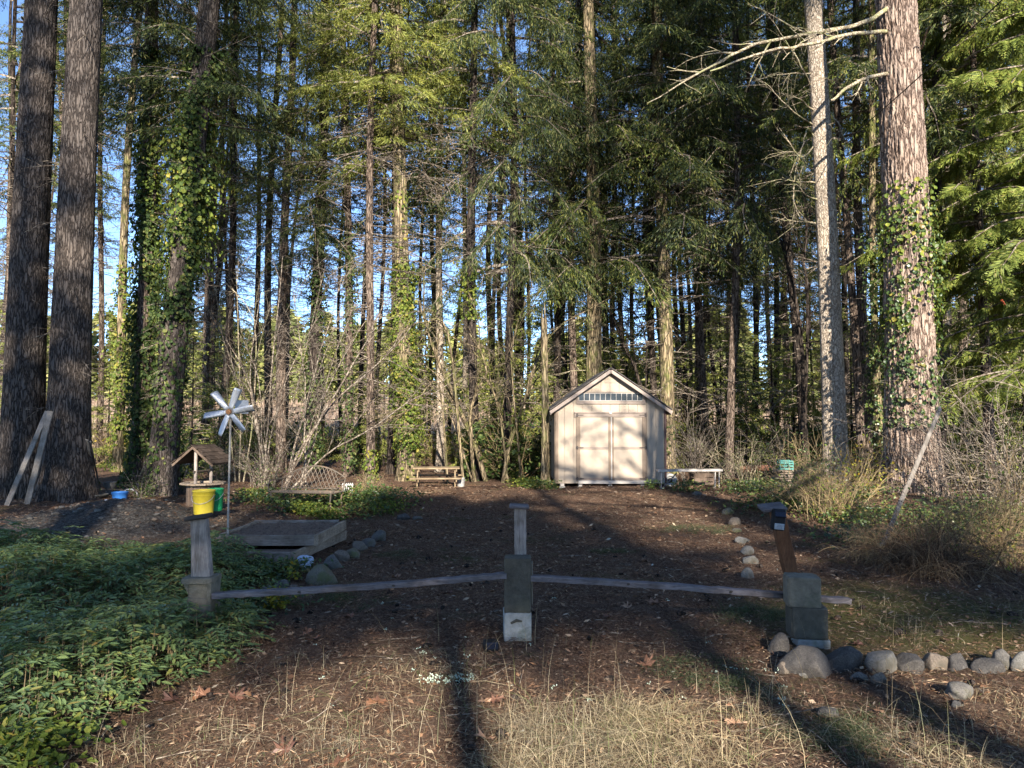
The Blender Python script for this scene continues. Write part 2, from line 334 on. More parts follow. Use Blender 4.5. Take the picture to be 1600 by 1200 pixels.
M['stone'] = stone('grey_fieldstone', (.11, .098, .084), (.07, .065, .04), .5)
M['stonepale'] = stone('pale_fieldstone', (.15, .138, .12), (.07, .062, .045), .47)
M['stonedark'] = stone('dark_fieldstone', (.06, .052, .045), (.20, .19, .165), .62)
M['stonemoss'] = stone('mossy_fieldstone', (.15, .125, .09), (.075, .078, .025), .45)
M['stonetan'] = stone('tan_fieldstone', (.15, .115, .085), (.075, .062, .042), .5)

def ground_mat():
    m, nt, bs, out = nmat('forest_floor'); v = coords(nt)
    n = noise(nt, v, 3.0, 10, .75); fine = noise(nt, v, 42, 6, .75); st = noise(nt, coords(nt, (60, 22, 20)), 2.0, 5, .7, dist=2.5)
    base = ramp(nt, fine, [(.36, (.016, .012, .010)), (.46, (.09, .048, .032)), (.54, (.21, .12, .075)), (.64, (.46, .31, .20))])
    red = ramp(nt, st, [(.35, (.042, .03, .024)), (.5, (.18, .11, .075)), (.65, (.40, .28, .19))])
    col = mixc(nt, base, red, ramp(nt, n, [(.38, (0, 0, 0)), (.62, (.85, .85, .85))]))
    mo = noise(nt, v, .75, 6, .7); mf = noise(nt, v, 20, 4)
    mask = math_(nt, 'MULTIPLY', ramp(nt, mo, [(.54, (0, 0, 0)), (.66, (1, 1, 1))]), ramp(nt, mf, [(.42, (0, 0, 0)), (.58, (.8, .8, .8))]))
    col = mixc(nt, col, (.085, .095, .028), mask)
    sx = nt.nodes.new('ShaderNodeSeparateXYZ'); nt.links.new(v, sx.inputs[0])
    far = nt.nodes.new('ShaderNodeMapRange'); nt.links.new(sx.outputs[1], far.inputs[0]); far.inputs[1].default_value = 27; far.inputs[2].default_value = 36
    fc = ramp(nt, noise(nt, v, .8, 8, .8), [(.3, (.16, .12, .07)), (.5, (.32, .23, .17)), (.7, (.44, .34, .25))])
    col = mixc(nt, col, fc, far.outputs[0])
    dv = nt.nodes.new('ShaderNodeVectorMath'); dv.operation = 'DISTANCE'; nt.links.new(v, dv.inputs[0]); dv.inputs[1].default_value = (-5.8, 11.0, .2)
    mk = ramp(nt, math_(nt, 'ADD', math_(nt, 'MULTIPLY', dv.outputs[1 if dv.outputs[1].enabled else 0], .25), math_(nt, 'MULTIPLY', n, .3)), [(.48, (1, 1, 1)), (.8, (0, 0, 0))])
    gc = ramp(nt, noise(nt, v, 26, 7, .8), [(.35, (.03, .027, .024)), (.5, (.10, .088, .076)), (.62, (.24, .22, .19))]); col = mixc(nt, col, gc, mk)
    mv = nt.nodes.new('ShaderNodeVectorMath'); mv.operation = 'DISTANCE'; nt.links.new(v, mv.inputs[0]); mv.inputs[1].default_value = (3.1, 6.1, 0)
    mm = ramp(nt, math_(nt, 'ADD', math_(nt, 'MULTIPLY', mv.outputs[1 if mv.outputs[1].enabled else 0], .3), math_(nt, 'MULTIPLY', mf, .6)), [(.5, (.8, .8, .8)), (.75, (0, 0, 0))]); col = mixc(nt, col, (.12, .125, .035), mm)
    nt.links.new(col, bs.inputs['Base Color']); bs.inputs['Roughness'].default_value = .95; bs.inputs['Specular IOR Level'].default_value = .1
    bump(nt, bs, math_(nt, 'ADD', fine, math_(nt, 'MULTIPLY', st, .7)), 1.0, .05); return m
M['ground'] = ground_mat()

# ------------------------------------------------------------------ ground: one sheet to the horizon
def lines(a, b, step, lo, hi):
    mid = np.arange(a, b, step); o = []; s = step; x = b
    while x < hi: o.append(x); s *= 1.22; x += s
    o.append(hi); l = []; s = step; x = a
    while x > lo: s *= 1.22; x -= s; l.append(max(x, lo))
    return np.concatenate([l[::-1], mid, o])
gx = lines(-10, 10, .09, -500, 500); gy = lines(2.2, 20, .08, -120, 700)
X, Y = np.meshgrid(gx, gy); kk = np.random.RandomState(3)
Z = gz(X, Y)+kk.normal(0, .011, X.shape)*((np.abs(X) < 12)*(Y > 1)*(Y < 22))
nxl = len(gx); ii = np.arange(len(gy)-1)[:, None]*nxl; jj = np.arange(nxl-1)[None, :]
g = MB(); g.add(np.stack([X, Y, Z], -1).reshape(-1, 3), np.stack([ii+jj, ii+jj+1, ii+nxl+jj+1, ii+nxl+jj], -1).reshape(-1, 4))
tag(g.build('ground', M['ground'], smooth=True), kind='structure')

# ------------------------------------------------------------------ trees
def trunk_fn(D, pb, pt, seed, curve=0.0, H=30):
    """centre line of a trunk that meets the ground under column pb and leaves the picture at column pt"""
    x0 = (pb-800)/F*D; zt = CAMZ+650/F*D; x1 = (pt-800)/F*D; r = np.random.RandomState(seed); ph = r.uniform(0, 6.28, 2); am = r.uniform(.02, .07, 2)+curve
    ly = r.uniform(-.012, .012); z0 = float(gz(x0, D))-.1
    def c(z):
        z = np.asarray(z, float); s = np.clip(z, 0, None)
        x = (x1-x0)/zt*s+am[0]*(np.sin(z*.35+ph[0])-math.sin(ph[0])); y = ly*s+am[1]*(np.sin(z*.3+ph[1])-math.sin(ph[1]))
        return np.stack([x, y, z], -1)
    return c, (x0, D, z0)
def radius(z, r, H, flare=.45, fl=.5):
    z = np.asarray(z, float); return r*(1.04-.82*np.clip(z/H, 0, 1))+r*flare*np.exp(-np.clip(z, 0, None)/fl)
def trunk_mesh(mb, c, r, H, n=12, nz=30, seed=0, flare=.45, ridge=0.0, top=None, m=0, fl=.5):
    k = np.random.RandomState(seed); top = top or H
    zz = (np.linspace(0, 1, nz)**(1.25 if nz < 80 else 1.0))*top; ctr = c(zz); R = radius(zz, r, H, flare, fl); a = np.linspace(0, 2*math.pi, n, endpoint=False)
    lob = 1+.06*np.sin(a*3+k.uniform(0, 6))[None, :]+ (.22*np.exp(-zz/.45))[:, None]*np.sin(a*5+k.uniform(0, 6))[None, :]
    RR = R[:, None]*lob
    if ridge:
        A, Zg = np.meshgrid(a, zz); d = np.zeros(A.shape)
        for _ in range(10):
            fa = k.randint(9, 34); fz = k.uniform(1.5, 9)*k.choice([-1, 1]); ph = k.uniform(0, 6.28); w = .9*np.sin(Zg*k.uniform(.8, 2.5)+ph*2)
            d += np.abs(np.sin((fa*A+fz*Zg+ph+w)/2))/10
        d += k.normal(0, .06, d.shape)
        RR = RR*(1+ridge*(d-.6))
    V = np.stack([ctr[:, None, 0]+RR*np.cos(a), ctr[:, None, 1]+RR*np.sin(a), np.broadcast_to(zz[:, None], RR.shape)], -1).reshape(-1, 3)
    i = np.arange(nz-1)[:, None]*n; j = np.arange(n)[None, :]; j2 = (j+1) % n
    mb.add(V, np.stack([i+j, i+j2, i+n+j2, i+n+j], -1).reshape(-1, 4), m)

def spray(k, mb, o, az, L, rise, droop, hang, tl=.5, step=.085, tuft=(.12, .034), dens=.05, limb=True, tw=.6):
    """one conifer bough: limb, side twigs, needle tufts"""
    h = np.array([math.cos(az), math.sin(az), 0]); lat = np.array([-h[1], h[0], 0]); up = np.array([0, 0, 1.])
    def p(s): s = np.asarray(s)[..., None]; return o+h*L*s+up*(rise*s-droop*s*s)*L+lat*(.06*L*np.sin(s*5+az))
    if limb: tube(mb, p(np.linspace(0, 1, 6)), np.linspace(.012*L+.008, .003, 6), 3, m=1)
    n = max(4, int(L/step)); s = np.repeat(k.uniform(.12, 1, n)**.85, 2); side = np.tile([1., -1.], n)
    ang = k.uniform(.7, 1.25, 2*n); tlen = tl*L*(1.05-s*.85)*k.uniform(.5, 1.1, 2*n)+.08
    base = p(s); td = h*np.cos(ang)[:, None]+lat*(side*np.sin(ang))[:, None]+up*(k.normal(-.12-hang*.5, .15, 2*n))[:, None]; td = nrm(td)
    cnt = np.maximum(2, (tlen/dens).astype(int)); idx = np.repeat(np.arange(2*n), cnt); N = len(idx)
    t = k.uniform(.05, 1, N)*tlen[idx]; P = base[idx]+td[idx]*t[:, None]-up*(hang*t**1.6)[:, None]*.9+k.normal(0, .015, (N, 3))
    d = nrm(td[idx]*tw+k.normal(0, .42, (N, 3))-up*(hang*1.1)); sd_ = nrm(np.cross(d, k.normal(size=(N, 3))))
    kites(mb, P, d, sd_, tuft[0]*k.uniform(.6, 1.3, N), tuft[1]*k.uniform(.6, 1.3, N), .5, 0)

def crown_mesh(seed, mat, H=22, rmax=2.8, nb=110, hang=.25, droop=.45, low=.5, dens=.031, tuft=(.12, .019), step=.078):
    k = np.random.RandomState(seed); mb = MB()
    for i in range(nb):
        t = (i+k.uniform(0, 1))/nb; z = H*t
        prof = (low+(1-low)*min(1, t*5))*(1-t)**.75
        L = rmax*prof*k.uniform(.55, 1.2)+.25
        spray(k, mb, np.array([0, 0, z]), k.uniform(0, 6.28), L, k.uniform(-.05, .25)+.2*t, droop*k.uniform(.6, 1.5), hang, dens=dens, tuft=tuft, step=step)
    return mb.mesh('crown', [mat, M['twig']])
CR = {
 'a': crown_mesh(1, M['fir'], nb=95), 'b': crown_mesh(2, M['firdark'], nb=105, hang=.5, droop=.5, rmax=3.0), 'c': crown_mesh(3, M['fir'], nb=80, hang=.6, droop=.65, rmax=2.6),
 'd': crown_mesh(4, M['firlit'], nb=120, hang=.35, rmax=3.0), 'e': crown_mesh(5, M['fir'], nb=60, hang=.3, rmax=2.0), 'f': crown_mesh(7, M['firdark'], nb=65, hang=.5, rmax=2.3),
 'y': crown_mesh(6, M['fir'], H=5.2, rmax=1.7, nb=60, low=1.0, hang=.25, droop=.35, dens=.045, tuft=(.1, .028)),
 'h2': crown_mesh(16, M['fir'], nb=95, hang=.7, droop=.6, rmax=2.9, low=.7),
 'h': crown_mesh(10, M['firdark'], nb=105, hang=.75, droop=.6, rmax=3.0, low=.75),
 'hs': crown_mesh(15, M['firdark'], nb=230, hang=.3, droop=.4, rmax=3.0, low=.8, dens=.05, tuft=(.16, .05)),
 'yl': crown_mesh(8, M['firlit'], H=5.2, rmax=1.7, nb=50, low=1.0, hang=.25, droop=.35, dens=.05, tuft=(.12, .03)),
 'g': crown_mesh(9, M['firlit'], nb=70, hang=.5, rmax=2.4),
}
def twiggy(k, mb, o, d, L, r, depth, n=5, curl=.35, m=0, spread=.75, grav=-.1, kids=(3, 6), sides=4):
    """a bare branching limb"""
    d = np.array(d, float)/np.linalg.norm(d); pts = [np.array(o, float)]; dd = d.copy()
    for i in range(n):
        dd = dd+k.normal(0, curl/n**.5*.5, 3)+np.array([0, 0, grav/n]); dd /= np.linalg.norm(dd); pts.append(pts[-1]+dd*L/n)
    pts = np.array(pts); tube(mb, pts, np.linspace(r, r*.35, n+1), sides if depth > 0 else 3, m)
    if depth > 0:
        for j in range(k.randint(kids[0], kids[1]+1)):
            s = k.uniform(.2, .97); i = min(int(s*n), n-1); p = pts[i]+(pts[i+1]-pts[i])*(s*n-i); t = nrm(pts[i+1]-pts[i])
            a = nrm(t+k.normal(0, spread, 3)*np.array([1, 1, .8])); twiggy(k, mb, p, a, L*k.uniform(.3, .6)*(1.1-.5*s), r*.5*(1.1-.4*s), depth-1, max(3, n-1), curl, m, spread, grav, kids, sides)
    return pts
def dead_mesh(seed, z0=1.6, z1=11, nb=60, L=(.5, 2.1), mat='twig'):
    k = np.random.RandomState(seed); mb = MB()
    for i in range(nb):
        z = k.uniform(z0, z1); a = k.uniform(0, 6.28); l = k.uniform(*L)*(.6+.5*(z-z0)/(z1-z0))
        twiggy(k, mb, (0, 0, z), (math.cos(a), math.sin(a), k.uniform(-.35, .3)), l, .005+.006*l, 1, 4, .4, kids=(3, 8), spread=.55, grav=-.25)
    return mb.mesh('bare_branches', M[mat])
DEAD = [dead_mesh(11, nb=85), dead_mesh(12, nb=110), dead_mesh(13, nb=45, L=(.4, 1.3)), dead_mesh(14, nb=60, mat='twigpale')]

def ivy(mb, c, r, H, z0, z1, n, seed, off=.06, size=.075, angs=None, m=0, patchy=.25, flare=.45):
    k = np.random.RandomState(seed); N = int(n*1.6); z = k.uniform(z0, z1, N); a = k.uniform(0, 6.28, N) if angs is None else k.normal(angs[0], angs[1], N)
    f = np.sin(z*1.7+a*1.3+seed)+np.sin(z*3.1-a*2+seed*2)*.7+np.sin(z*.8+3*a)*.6; keep = f+k.normal(0, .25, N) > (patchy*4-1.75); z, a, f = z[keep], a[keep], f[keep]; N = len(z)
    o = k.uniform(0, 1, N)**1.5*off*(1+np.maximum(f, 0)*.6); RR = radius(z, r, H, flare)+.01+o
    out = np.stack([np.cos(a), np.sin(a), np.zeros(N)], -1); P = c(z)+out*RR[:, None]; P[:, 2] += 0
    nn = nrm(out+k.normal(0, .38, (N, 3))+np.array([0, 0, .35])); down = np.array([0, 0, -1.])+k.normal(0, .4, (N, 3)); S = nrm(np.cross(nn, down)); D = nrm(np.cross(S, nn))
    L = size*(.45+1.0*k.uniform(0, 1, N)**1.6); w = L*k.uniform(.75, 1.05, N)
    hexleaf(mb, P, D, S, L, w, nn, m)

def tree(name, label, D, pb, pt, wpx, crown=None, h0=7, cs=1.0, bk='bark', dead=0, iv=None, seed=0, group=None, n=12, nz=26, ridge=0.0, flare=.45, H=30, top=None, curve=0.0, cat='tree', clow=True, fl=.5, ds=1.0):
    c, base = trunk_fn(D, pb, pt, seed, curve, H); r = wpx/F*D/2
    t = empty(name, base); tag(t, label, cat, group)
    mb = MB(); trunk_mesh(mb, c, r, H, n, nz, seed, flare, ridge, top, fl=fl); mb.build('trunk', M[bk], t, smooth=True)
    k = random.Random(seed+77)
    if crown:
        o = bpy.data.objects.new('crown', CR[crown]); COL.objects.link(o); o.parent = t; p = c(h0); o.location = tuple(p); o.rotation_euler = (0, 0, k.uniform(0, 6.28)); o.scale = (cs, cs, (H-h0)/22)
        q = c(h0+12); o.rotation_euler = (0, 0, k.uniform(0, 6.28)) if abs(q[0]-p[0]) < .5 else (0, math.atan((q[0]-p[0])/12), 0)
    if dead is not None:
        o = bpy.data.objects.new('bare_branches', DEAD[dead]); COL.objects.link(o); o.parent = t; o.rotation_euler = (0, math.atan2(float(c(8)[0]), 8), k.uniform(0, 6.28) if abs(float(c(8)[0])) < .4 else 0); o.scale = (ds, ds, 1)
    if iv:
        for (z0, z1, nn, mt, off) in iv:
            b = MB(); ivy(b, c, r, H, z0, z1, nn, seed+int(z0*7), off, flare=flare); b.build('ivy_leaves', M[mt], t)
    return t, c, r

# --- the big ones near the clearing
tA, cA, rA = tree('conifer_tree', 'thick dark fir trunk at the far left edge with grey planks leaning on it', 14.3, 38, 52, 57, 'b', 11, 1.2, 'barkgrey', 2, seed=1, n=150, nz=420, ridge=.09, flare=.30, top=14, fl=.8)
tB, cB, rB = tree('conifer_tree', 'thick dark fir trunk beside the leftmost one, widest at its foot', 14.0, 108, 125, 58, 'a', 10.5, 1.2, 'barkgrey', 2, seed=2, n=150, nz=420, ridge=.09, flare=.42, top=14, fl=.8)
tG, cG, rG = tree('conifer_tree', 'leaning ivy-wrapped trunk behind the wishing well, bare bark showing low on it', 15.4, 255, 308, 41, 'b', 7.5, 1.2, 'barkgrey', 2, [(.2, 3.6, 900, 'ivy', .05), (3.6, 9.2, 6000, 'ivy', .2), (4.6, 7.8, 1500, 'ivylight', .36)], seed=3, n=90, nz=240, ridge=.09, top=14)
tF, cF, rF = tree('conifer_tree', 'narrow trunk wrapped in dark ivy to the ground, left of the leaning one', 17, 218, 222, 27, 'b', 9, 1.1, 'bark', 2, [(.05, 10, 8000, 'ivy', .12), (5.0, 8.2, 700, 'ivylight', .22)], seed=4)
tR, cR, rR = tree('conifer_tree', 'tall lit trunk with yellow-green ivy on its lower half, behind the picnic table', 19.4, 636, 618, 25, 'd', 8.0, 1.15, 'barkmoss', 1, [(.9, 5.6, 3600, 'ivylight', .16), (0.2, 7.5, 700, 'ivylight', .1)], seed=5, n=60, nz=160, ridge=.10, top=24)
tZ, cZ, rZ = tree('conifer_tree', 'thick sunlit trunk directly behind the left slope of the shed roof', 22, 926, 922, 25, 'h2', 5.6, 1.3, 'barkmoss', 3, seed=6, n=60, nz=160, ridge=.10, top=25)
tAB, cAB, rAB = tree('conifer_tree', 'smooth yellowish trunk rising behind the right edge of the shed', 21.4, 1043, 1037, 22, 'h', 5.9, 1.4, 'barkmoss', 0, seed=7, n=60, nz=120, ridge=.08, top=25)
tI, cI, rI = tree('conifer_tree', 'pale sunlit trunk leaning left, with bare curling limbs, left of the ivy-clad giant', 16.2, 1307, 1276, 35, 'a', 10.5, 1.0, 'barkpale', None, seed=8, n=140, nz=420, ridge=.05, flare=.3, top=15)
tM, cM, rM = tree('conifer_tree', 'giant furrowed trunk at right with ivy around its middle', 14.2, 1424, 1412, 73, 'a', 11.5, 1.3, 'barkbig', None, [(1.4, 5.4, 1900, 'salal', .1), (3.2, 5.9, 1000, 'ivylight', .13)], seed=9, n=180, nz=520, ridge=.2, flare=.30, top=15, fl=.7)

named = [
 ('slim sunlit trunk showing between the two thick left trunks', 25, 92, 92, 20, 'a', 8, 'bark', 0, None),
 ('thin straight trunk just right of the two thick left trunks', 26, 155, 158, 9, 'e', 8, 'bark', 0, None),
 ('crooked ivy-covered trunk left of the dark ivy trunk, lit from behind', 22, 186, 212, 14, 'b', 9, 'barkmoss', 2, [(.1, 6, 1800, 'ivylight', .2)]),
 ('thin dark trunk directly above the wishing well roof', 24, 324, 326, 11, 'a', 8, 'bark', 0, None),
 ('slightly bent dark trunk behind the pinwheel', 23, 343, 362, 12, 'c', 7.5, 'barkdark', 1, None),
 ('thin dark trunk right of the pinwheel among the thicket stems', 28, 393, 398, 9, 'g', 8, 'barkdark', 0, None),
 ('slim trunk with a sunlit patch rising out of the bare thicket', 24, 421, 430, 12, 'c', 8, 'bark', 1, None),
 ('slim grey trunk behind the middle of the bare thicket', 22.5, 441, 449, 15, 'g', 7, 'bark', 0, None),
 ('dark ivied trunk at the right side of the bare thicket', 21.5, 487, 494, 19, 'b', 6.5, 'barkdark', 1, [(.3, 8, 2600, 'ivy', .14)]),
 ('slim trunk with patchy ivy right of the metal bench', 21, 546, 530, 13, 'g', 7.2, 'bark', 0, [(.2, 6.8, 1700, 'ivy', .13)]),
 ('thin dark trunk between the ivied one and the brown lit one', 27, 564, 568, 8, 'e', 8, 'barkdark', 0, None),
 ('brown slender trunk with sunlit foot left of the yellow-ivied trunk', 18.6, 579, 590, 13, 'g', 8.2, 'bark', 1, [(.1, .9, 160, 'ivylight', .06)]),
 ('dark trunk hidden just left of the yellow-ivied trunk', 22, 611, 606, 11, 'b', 7, 'barkdark', 0, None),
 ('slender pale trunk rising above the picnic table', 23, 688, 696, 12, 'd', 8.5, 'barkpale', 3, None),
 ('thin pale trunk right of the picnic table', 27, 724, 728, 9, 'g', 9, 'barkpale', 3, None),
 ('ivied twin-stemmed looking trunk right of the white bucket', 19.5, 744, 738, 15, 'c', 8, 'barkdark', 1, [(.1, 1.6, 500, 'ivy', .12), (4.2, 5.8, 500, 'ivylight', .22)]),
 ('slim dark trunk midway between picnic table and shed', 19.8, 793, 790, 13, 'h', 5.4, 'barkdark', 0, None),
 ('thin dark trunk just left of the shed, behind the snag', 24, 868, 866, 11, 'c', 6.5, 'barkdark', 1, None),
 ('slim dark trunk close left of the thick one behind the shed roof', 23, 901, 905, 12, 'b', 6, 'bark', 0, None),
 ('thin pale-sided trunk above the right slope of the shed roof', 27, 962, 958, 9, 'c', 6, 'bark', 1, None),
 ('dark trunk close behind the left side of the smooth yellowish one', 24, 1027, 1022, 11, 'b', 6, 'barkdark', 0, None),
 ('thin dark trunk in the gap right of the shed', 25, 1075, 1066, 8, 'e', 7, 'barkdark', 0, None),
 ('straight brown trunk paired with a dark one right of the shed', 23.5, 1103, 1098, 14, 'g', 7.2, 'bark', 1, None),
 ('dark left half of the trunk pair right of the shed', 24.5, 1092, 1088, 9, 'e', 8, 'barkdark', 0, None),
 ('slim trunk leaning slightly left behind the brush right of the bench', 20.5, 1137, 1150, 13, 'h', 6, 'bark', 1, None),
 ('thin dark trunk behind the reddish log', 25, 1178, 1180, 9, 'h2', 6.5, 'barkdark', 0, None),
 ('thin trunk behind the teal crate', 26, 1212, 1208, 9, 'a', 6.5, 'barkdark', 1, None),
 ('dark crooked trunk left of the pale leaning trunk', 20, 1258, 1222, 13, 'e', 8, 'barkdark', 0, None),
 ('dark curved trunk just right of the pale leaning trunk', 18.5, 1346, 1318, 13, 'h2', 8, 'bark', 0, None),
 ('slim brown trunk between the pale trunk and the giant one', 20, 1358, 1352, 15, 'g', 8, 'bark', 1, None),
 ('pale slim trunk against the left side of the giant one', 17.5, 1376, 1364, 12, 'b', 9, 'barkmoss', 2, [(1, 6, 900, 'salal', .15)]),
 ('dark trunk close behind the right side of the giant one', 17, 1470, 1462, 17, 'b', 8, 'barkdark', 2, None),
 ('slim lit trunk right of the giant one above the leaning plank', 21, 1478, 1480, 9, 'g', 8, 'barkpale', 0, None),
 ('brown trunk among cedar sprays near the right edge', 23, 1502, 1498, 14, 'g', 7, 'bark', 1, None),
 ('dark trunk nearest to the right edge of the wood', 26, 1572, 1566, 13, 'a', 7, 'barkdark', 0, None),
 ('thin dark trunk at the far left edge, left of the thick ones', 21, 8, 14, 8, 'a', 8, 'barkdark', 1, None),
]
for i, (lab, D, pb, pt, w, cr, h0, bk, dd, iv) in enumerate(named):
    tree('conifer_tree', lab, D, pb, pt, w, cr, h0+random.Random(i).uniform(-.6, .8), random.Random(i+9).uniform(.85, 1.15), bk, dd, iv, seed=20+i, nz=34, curve=.04)
# deeper rows nobody could tell apart
rk = random.Random(4); row = []
gaps = [(650, 790)]
for i in range(105):
    px = rk.uniform(-60, 1660) if i < 80 else rk.uniform(780, 1660); D = rk.uniform(27, 44)
    if 690 < px < 770 and rk.random() < .5: continue
    cr = rk.choice(['e', 'f', 'a', 'f', None, 'e', None, None, 'g'] if px > 780 else ['e', 'f', 'e', None, None, None, 'g'])
    tree('conifer_tree', 'slender conifer deep in the wood behind the nearer trunks', D, px, px+rk.uniform(-38, 38), rk.uniform(4, 11), cr, rk.uniform(5.0, 10) if px > 780 else rk.uniform(3.2, 9), rk.uniform(.8, 1.15), rk.choice(['bark', 'barkdark', 'barkdark']), rk.choice([0, 1, 2]), None, seed=200+i, group='slender conifers deep in the wood', n=7, nz=14, H=rk.uniform(24, 32), curve=.12)
# young evergreens and understory bushes between the trunks
yk = random.Random(8)
for i, (px, D, s) in enumerate([(300, 20, .8), (365, 24, 1.0), (520, 22, .9), (600, 25, .85), (665, 27, .9), (712, 20.5, .38), (770, 24, .9), (815, 23, 1.0), (885, 25, 1.1), (980, 25, 1.1), (1065, 24, .9), (1125, 26, 1.1), (1165, 22, .75), (1205, 23, 1.0), (1240, 25, 1.1), (1400, 22, 1.0), (1330, 23, 1.0), (1455, 20, .8), (1520, 21, .9), (1555, 19, .9), (1600, 18, .8), (170, 26, .8), (20, 24, .9), (440, 27, .9), (1480, 26, 1.2), (1580, 24, 1.2), (1640, 21, 1.2), (845, 28, 1.2), (950, 29, 1.2), (1020, 28, 1.3)]):
    if px < 790 and i % 3 == 2: continue
    x = (px-800)/F*D; t = empty('young_conifer', (x, D, float(gz(x, D))-.05)); tag(t, 'low young evergreen growing between the trunks', 'young tree', 'young evergreens under the tall trees')
    mb = MB(); tube(mb, [(0, 0, 0), (.03, 0, 2.5), (0, .02, 5)], [.045, .03, .01], 6); mb.build('trunk', M['barkdark'], t)
    o = bpy.data.objects.new('crown', CR['y' if D < 23 else 'yl']); COL.objects.link(o); o.parent = t; o.location = (0, 0, .15)  # farther crowns take the needle colour with sunlight painted in
    t.scale = (s, s, s*yk.uniform(.8, 1.25)); t.rotation_euler = (0, 0, yk.uniform(0, 6.28))
def bush_mesh(seed, n=900, r=.9, h=.9, mat='salal', size=.09, stems=26, bare=.0):
    k = np.random.RandomState(seed); mb = MB(); tips = []
    for i in range(stems):
        a = k.uniform(0, 6.28); e = k.uniform(.2, 1.0); pts = twiggy(k, mb, (k.normal(0, r*.2), k.normal(0, r*.2), 0), (math.cos(a)*e, math.sin(a)*e, 1), h*k.uniform(.6, 1.3), .008, 1, 5, .5, m=1, kids=(3, 5), spread=.5)
        tips.append(pts)
    T = np.concatenate(tips); idx = k.randint(0, len(T), n); P = T[idx]+k.normal(0, .11, (n, 3)); P[:, 2] = np.abs(P[:, 2])
    nn = nrm(k.normal(0, .6, (n, 3))+np.array([0, -.2, .8])); S = nrm(np.cross(nn, k.normal(size=(n, 3)))); D = nrm(np.cross(S, nn))
    L = size*k.uniform(.6, 1.3, n); hexleaf(mb, P, D, S, L, L*.55, nn, 0)
    return mb.mesh('foliage', [M[mat], M['drystem']])
BU = {'s': bush_mesh(31), 'l': bush_mesh(32, mat='ivylight', n=700), 'b': bush_mesh(33, n=220, h=1.3, mat='yellowleaf', size=.05, stems=40), 't': bush_mesh(34, n=1100, mat='ivy', h=1.3, r=1.1)}
bk_ = random.Random(12)
for i in range(64):
    px = bk_.uniform(-40, 1640); D = bk_.uniform(19.5, 33)
    if px < 790 and D < 26: D += 9
    kind = bk_.choice('sstb') if not 430 < px < 790 else bk_.choice('sbbt'); x = (px-800)/F*D
    o = bpy.data.objects.new('shrub', BU[kind]); COL.objects.link(o); o.location = (x, D, float(gz(x, D))-.05); s = bk_.uniform(.6, 1.5)*(.6 if 560 < px < 800 else 1); o.scale = (s*1.2, s*1.2, s); o.rotation_euler = (0, 0, bk_.uniform(0, 6.28))
    tag(o, {'s': 'low leafy green shrub on the forest floor under the tall trunks', 't': 'dark leafy shrub on the forest floor under the tall trunks', 'b': 'twiggy thin-leaved shrub on the forest floor under the tall trunks'}[kind], 'shrub', 'shrubs under the tall trees')
print('trees done')

# --- far side: field brush and distant wood
k = np.random.RandomState(40); n = 42000; y = 30+k.uniform(0, 1, n)**.7*105; x = k.uniform(-1, 1, n)*y*.85; z = gz(x, y); P = np.stack([x, y, z-.05], -1)
D = nrm(np.stack([k.normal(0, .35, n), k.normal(0, .35, n), np.ones(n)], -1)); S = nrm(np.cross(D, k.normal(size=(n, 3)))); fm = MB(); kites(fm, P, D, S, k.uniform(.5, 1.5, n)*(.7+y/110), k.uniform(.06, .2, n)*(.6+y/100), .6)
tag(fm.build('field_brush', M['field']), 'pale pinkish dry brush covering the open field beyond the wood', 'brush', kind='stuff')
fm = MB(); k = np.random.RandomState(41)
for i in range(300):
    x = k.uniform(-150, 150); y = k.uniform(128, 175); h = k.uniform(9, 21)*(1.0 if abs(x) > 30 else .85); r = h*k.uniform(.18, .3); n = 1000
    t = k.uniform(0, 1, n)**.8; a = k.uniform(0, 6.28, n); rr = r*(1-t)**.7*k.uniform(.5, 1.1, n); P = np.stack([x+rr*np.cos(a), y+rr*np.sin(a), gz(x, y)+h*(.05+.95*t)], -1)
    D = nrm(np.stack([np.cos(a), np.sin(a), k.normal(-.3, .3, n)], -1)); S = nrm(np.cross(D, k.normal(size=(n, 3)))); kites(fm, P, D, S, h*.09*k.uniform(.5, 1.3, n), h*.035, .5)
tag(fm.build('distant_wood', M['distant']), 'distant wood closing the far side of the open field', 'forest', kind='stuff')

# --- limbs of the pale leaning trunk and of the giant
k = np.random.RandomState(50)
def limb_part(parent, pts, r0, r1, mat, kids=5, L=.9, seed=0, base=None):
    k = np.random.RandomState(seed); mb = MB(); b = np.array(base); pts = [np.array(W(*p))-b for p in pts]
    P = []
    for i in range(len(pts)-1):
        for s in np.linspace(0, 1, 5)[:-1]:
            p0 = pts[max(i-1, 0)]; p1 = pts[i]; p2 = pts[i+1]; p3 = pts[min(i+2, len(pts)-1)]
            P.append(.5*((2*p1)+(-p0+p2)*s+(2*p0-5*p1+4*p2-p3)*s*s+(-p0+3*p1-3*p2+p3)*s**3))
    P.append(pts[-1]); P = np.array(P)+k.normal(0, .008, (len(P), 3)); tube(mb, P, np.linspace(r0, r1, len(P))*.72, 8)
    for j in range(kids):
        i = k.randint(len(P)//4, len(P)-1); d = nrm(P[i]-P[i-1])+k.normal(0, .6, 3)*np.array([1, .8, .9])+np.array([0, 0, -.25])
        twiggy(k, mb, P[i], d, L*k.uniform(.3, 1), r1*.9, 1, 5, .6, kids=(2, 6))
    return mb.build('limb', M[mat], parent, smooth=True)
bM = tM.location; bI = tI.location
limb_part(tM, [(1392, 8, 14), (1350, 35, 13.6), (1290, 48, 13.4), (1180, 70, 13.2), (1130, 95, 13.2), (1085, 118, 13.2)], .06, .022, 'twigpale', 12, 1.5, 1, bM)
